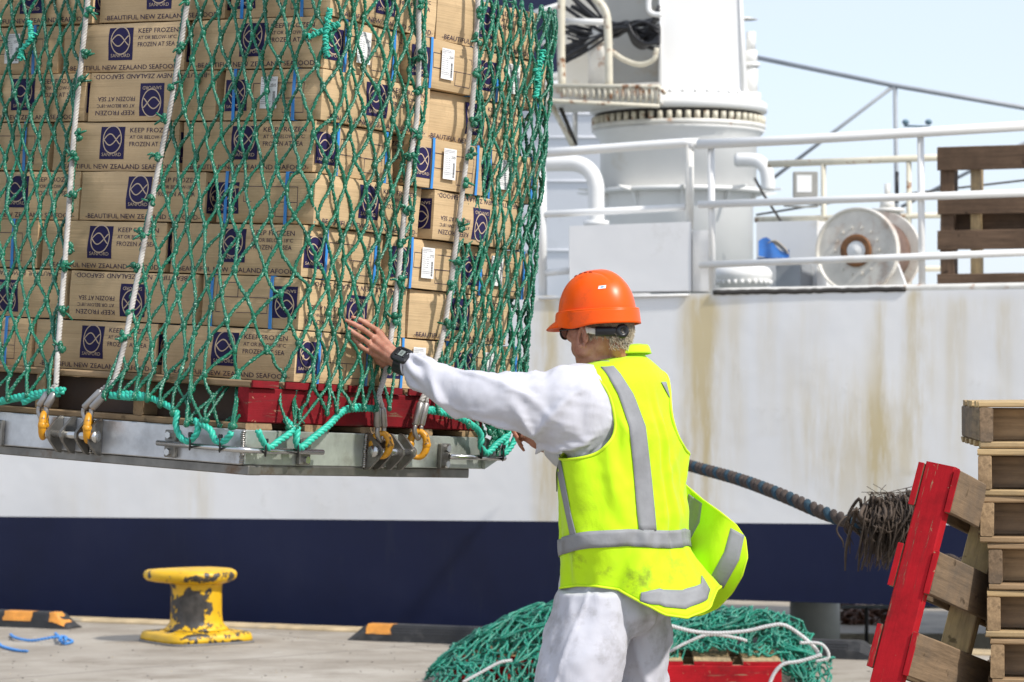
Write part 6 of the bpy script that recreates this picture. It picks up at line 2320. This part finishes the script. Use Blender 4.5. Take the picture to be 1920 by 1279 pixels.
for s in (1, -1):
    for k in range(4):
        f0 = .048 - k * .020
        mb = MB()
        # find the shell height here
        ll = .040
        b_ = None
        e2 = (f0 / .132) ** 2 + (ll / .108) ** 2
        e = math.sqrt(e2); ph = math.acos(min(1, e ** (1 / .80)))
        z = .138 * math.sin(ph) ** .98
        nrm_ = Vector((f0 / .132 ** 2, s * ll / .108 ** 2, z / .138 ** 2)).normalized()
        Mv = Matrix.Translation(hh(f0, s * ll, z)) @ (MHh @ Vector((0, 0, 1)).rotation_difference(nrm_).to_matrix()).to_4x4()
        mb.ell((0, 0, 0), (.0075, .0032, .0028))
        mb.v = [tuple(Mv @ Vector(v)) for v in mb.v]
        mb.build('vent', M_slot, helm)
# sticker
def shell_pt(th, b): return dome(th / (2 * math.pi), b)
mb = MB()
def stick(a, b_):
    th = R(128 + 13 * a - 2 * b_); p = dome(th / (2 * math.pi), .40 - .055 * b_ + .03 * a * .3)
    n_ = (p - hh(0, 0, .02)).normalized(); return p + n_ * .0022
mb.grid(stick, 8, 4)
mb.build('sticker', M_label, helm)
mb = MB()
def stick2(a, b_):
    p = stick(.3 + .4 * a, .35 + .3 * b_); n_ = (p - hh(0, 0, .02)).normalized(); return p + n_ * .0012
mb.grid(stick2, 4, 2); mb.build('sticker_print', M_strap, helm)
# harness: white strap and black ratchet knob at the nape
M_plast = mat('off_white_plastic', (.62, .60, .52), rough=.4)
mb = MB()
for s in (1, -1):
    mb.tube([hh(-.022, s * .088, -.050), hh(-.045, s * .088, -.056), hh(-.07, s * .070, -.062)], .008, 8, n=4, up=(0, 0, 1), ell=(1.2, .35))
    mb.ell(hh(-.022, s * .089, -.052), (.012, .005, .012), M=MHh)
mb.build('harness_strap', M_plast, helm)
M_blk = mat('black_plastic', (.012, .012, .013), rough=.35)
mb = MB()
mb.tube([hh(-.055, .083, -.058), hh(-.088, .060, -.060), hh(-.108, .02, -.060), hh(-.108, -.02, -.060), hh(-.088, -.06, -.060)], .010, 10, n=5, up=(0, 0, 1), ell=(1.5, .6))
Mk = Matrix.Translation(hh(-.103, .018, -.060)) @ (MHh @ Vector((0, 0, 1)).rotation_difference(Vector((-1, .45, 0)).normalized()).to_matrix()).to_4x4()
kn_ = [(.021, -.004), (.023, .002), (.023, .013), (.019, .018), (.009, .019), (.008, .014), (.001, .014)]
mb.lathe(kn_, 28, Mk)
mb.build('ratchet_knob', M_blk, helm)

# --- hair below the helmet
M_hair = mat('short_grey_blond_hair', (.50, .43, .31), rough=.6, var=.35, vs=60)
mb = MB(); rhh = random.Random(31)
k = 0
while k < 2300:
    az = rhh.uniform(R(60), R(300)); u = rhh.uniform(-.098, -.005)
    cf_, sf = math.cos(az), math.sin(az)
    if u < -.055 and abs(sf) > .72: continue
    if cf_ > .25: continue
    dens = 1 - ss(-.055, -.10, u)
    if rhh.random() > .35 + .65 * dens: continue
    tck = 1.0 if u > -.03 else 1 - .22 * ((-.03 - u) / .07)
    rf, rl = .088 * tck + .010, .072 * tck + .008
    p = hc + fH * (rf * cf_ - .014) + lH * (rl * sf) + uH * u
    n_ = (fH * cf_ + lH * sf).normalized()
    d = (n_ * .35 - uH * .85 - fH * .25 + Vector((rhh.uniform(-.3, .3), rhh.uniform(-.3, .3), 0))).normalized()
    L_ = rhh.uniform(.010, .020) if u > -.07 else rhh.uniform(.005, .010)
    mb.tube([p - n_ * .004, p + d * L_ * .5, p + d * L_ - n_ * .003], [.0011, .0010, .0004], 3, caps=False)
    k += 1
mb.build('hair', M_hair, body)

# --- glasses
M_frame = mat('dark_spectacle_frame', (.015, .015, .02), rough=.25)
M_lens = bpy.data.materials.new('spectacle_lens'); M_lens.use_nodes = True
pb = M_lens.node_tree.nodes['Principled BSDF']; pb.inputs['Base Color'].default_value = (.8, .85, .9, 1); pb.inputs['Roughness'].default_value = .03; pb.inputs['Transmission Weight'].default_value = .85; pb.inputs['IOR'].default_value = 1.3
mb = MB()
for s in (1, -1):
    ring = [hp_(.120 - .012 * abs(math.cos(a) * .5 + .5), s * (.036 + .028 * math.cos(a)), -.034 + .019 * math.sin(a)) for a in [2 * math.pi * k / 24 for k in range(25)]]
    mb.tube(ring, .0032, 7, caps=False)
    mb.tube([hp_(.110, s * .064, -.026), hp_(.09, s * .082, -.026), hp_(.01, s * .086, -.028)], .0028, 6, n=3)
mb.tube([hp_(.118, .010, -.028), hp_(.124, 0, -.026), hp_(.118, -.010, -.028)], .002, 6, n=3)
gl = mb.build('glasses', M_frame, body)
mb = MB()
for s in (1, -1):
    vs = [hp_(.114, s * .036, -.034)] + [hp_(.119 - .012 * abs(math.cos(a) * .5 + .5), s * (.036 + .027 * math.cos(a)), -.034 + .018 * math.sin(a)) for a in [2 * math.pi * k / 24 for k in range(24)]]
    mb.add(vs, [(0, 1 + k, 1 + (k + 1) % 24) for k in range(24)])
mb.build('lenses', M_lens, gl)
# eyes and brows
for s in (1, -1):
    mb = MB(); mb.ell(hp_(.088, s * .032, -.030), (.012, .012, .012), M=MH, nu=14, nv=10); mb.build('eyeball', mat('eye_white', (.7, .68, .64), rough=.2), body)
    mb = MB(); mb.ell(hp_(.0985, s * .032, -.030), (.003, .005, .005), M=MH, nu=12, nv=8); mb.build('iris', mat('blue_iris', (.05, .1, .16), rough=.2), body)

# --- watch
wd = (wrL - elL).normalized()
wc_ = wrL + (elL - wrL) * .012 + Vector((-.002, 0, .0))
wx = (nrmL - wd * nrmL.dot(wd)).normalized(); wx = (wx + Vector((-.1, -.55, .75)) * .9); wx = (wx - wd * wx.dot(wd)).normalized()
wy = wd.cross(wx).normalized()
mb = MB()
ring = []
Mw = Matrix((wx, wy, wd)).transposed()
for k in range(41):
    a = 2 * math.pi * k / 40
    ring.append(wc_ + wx * (.034 * math.cos(a)) + wy * (.031 * math.sin(a)))
def strap_band(mb, half, rr0, rr1):
    vs = []; fs = []
    for k in range(48):
        a = 2 * math.pi * k / 48
        rib = .0012 * (1 if k % 4 < 2 else 0)
        for z, r in ((-half, rr0), (-half, rr1 + rib), (half, rr1 + rib), (half, rr0)):
            vs.append(wc_ + wx * ((.0 + r + .001) * math.cos(a)) + wy * ((r - .002) * math.sin(a)) + wd * z)
    for k in range(48):
        for j in range(4):
            fs.append((k * 4 + j, k * 4 + (j + 1) % 4, ((k + 1) % 48) * 4 + (j + 1) % 4, ((k + 1) % 48) * 4 + j))
    mb.add(vs, fs)
strap_band(mb, .0160, .0275, .0345)
watch = mb.build('wristwatch', M_blk, body)
mb = MB()
Mc_ = Matrix.Translation(wc_ + wx * .035) @ Matrix((wy, wd, wx)).transposed().to_4x4()
rings = [[Mc_ @ Vector((p.x * k2, p.y * k2, z)) for p in [Vector((.031 * math.cos(a) / (abs(math.cos(a)) ** 5 + abs(math.sin(a)) ** 5) ** .2, .029 * math.sin(a) / (abs(math.cos(a)) ** 5 + abs(math.sin(a)) ** 5) ** .2, 0)) for a in [2 * math.pi * k / 32 for k in range(32)]]] for k2, z in ((.95, -.006), (1, 0), (1, .006), (.86, .010), (.66, .0105), (.64, .008))]
stack_rings(mb, rings, sm=False)
for a in (45, 135, 225, 315):
    mb.ell(Mc_ @ Vector((.0175 * math.cos(R(a)) * 1.1, .017 * math.sin(R(a)) * 1.1, .0095)), .0035, nu=8, nv=6)
mb.build('watch_case', M_blk, watch)
mb = MB(); mb.box((0, 0, .0092), (.026, .017, .001), Mc_, bev=.0004); mb.build('watch_display', mat('grey_lcd', (.20, .23, .21), rough=.15), watch)
mb = MB(); 
for k, (x, w_) in enumerate(((-.006, .003), (-.002, .003), (.003, .003), (.007, .002))):
    mb.box((x, 0, .0099), (w_ * .5, .007, .0003), Mc_)
mb.build('watch_digits', M_blk, watch)
# elastic band at the right wrist
mb = MB(); dR = (elR - wrR).normalized(); xr = dR.orthogonal().normalized(); yr = dR.cross(xr)
mb.tube([wrR + dR * .01 + xr * .031 * math.cos(2 * math.pi * k / 20) + yr * .031 * math.sin(2 * math.pi * k / 20) for k in range(21)], .003, 6, caps=False)
mb.build('wrist_band', M_label, body)
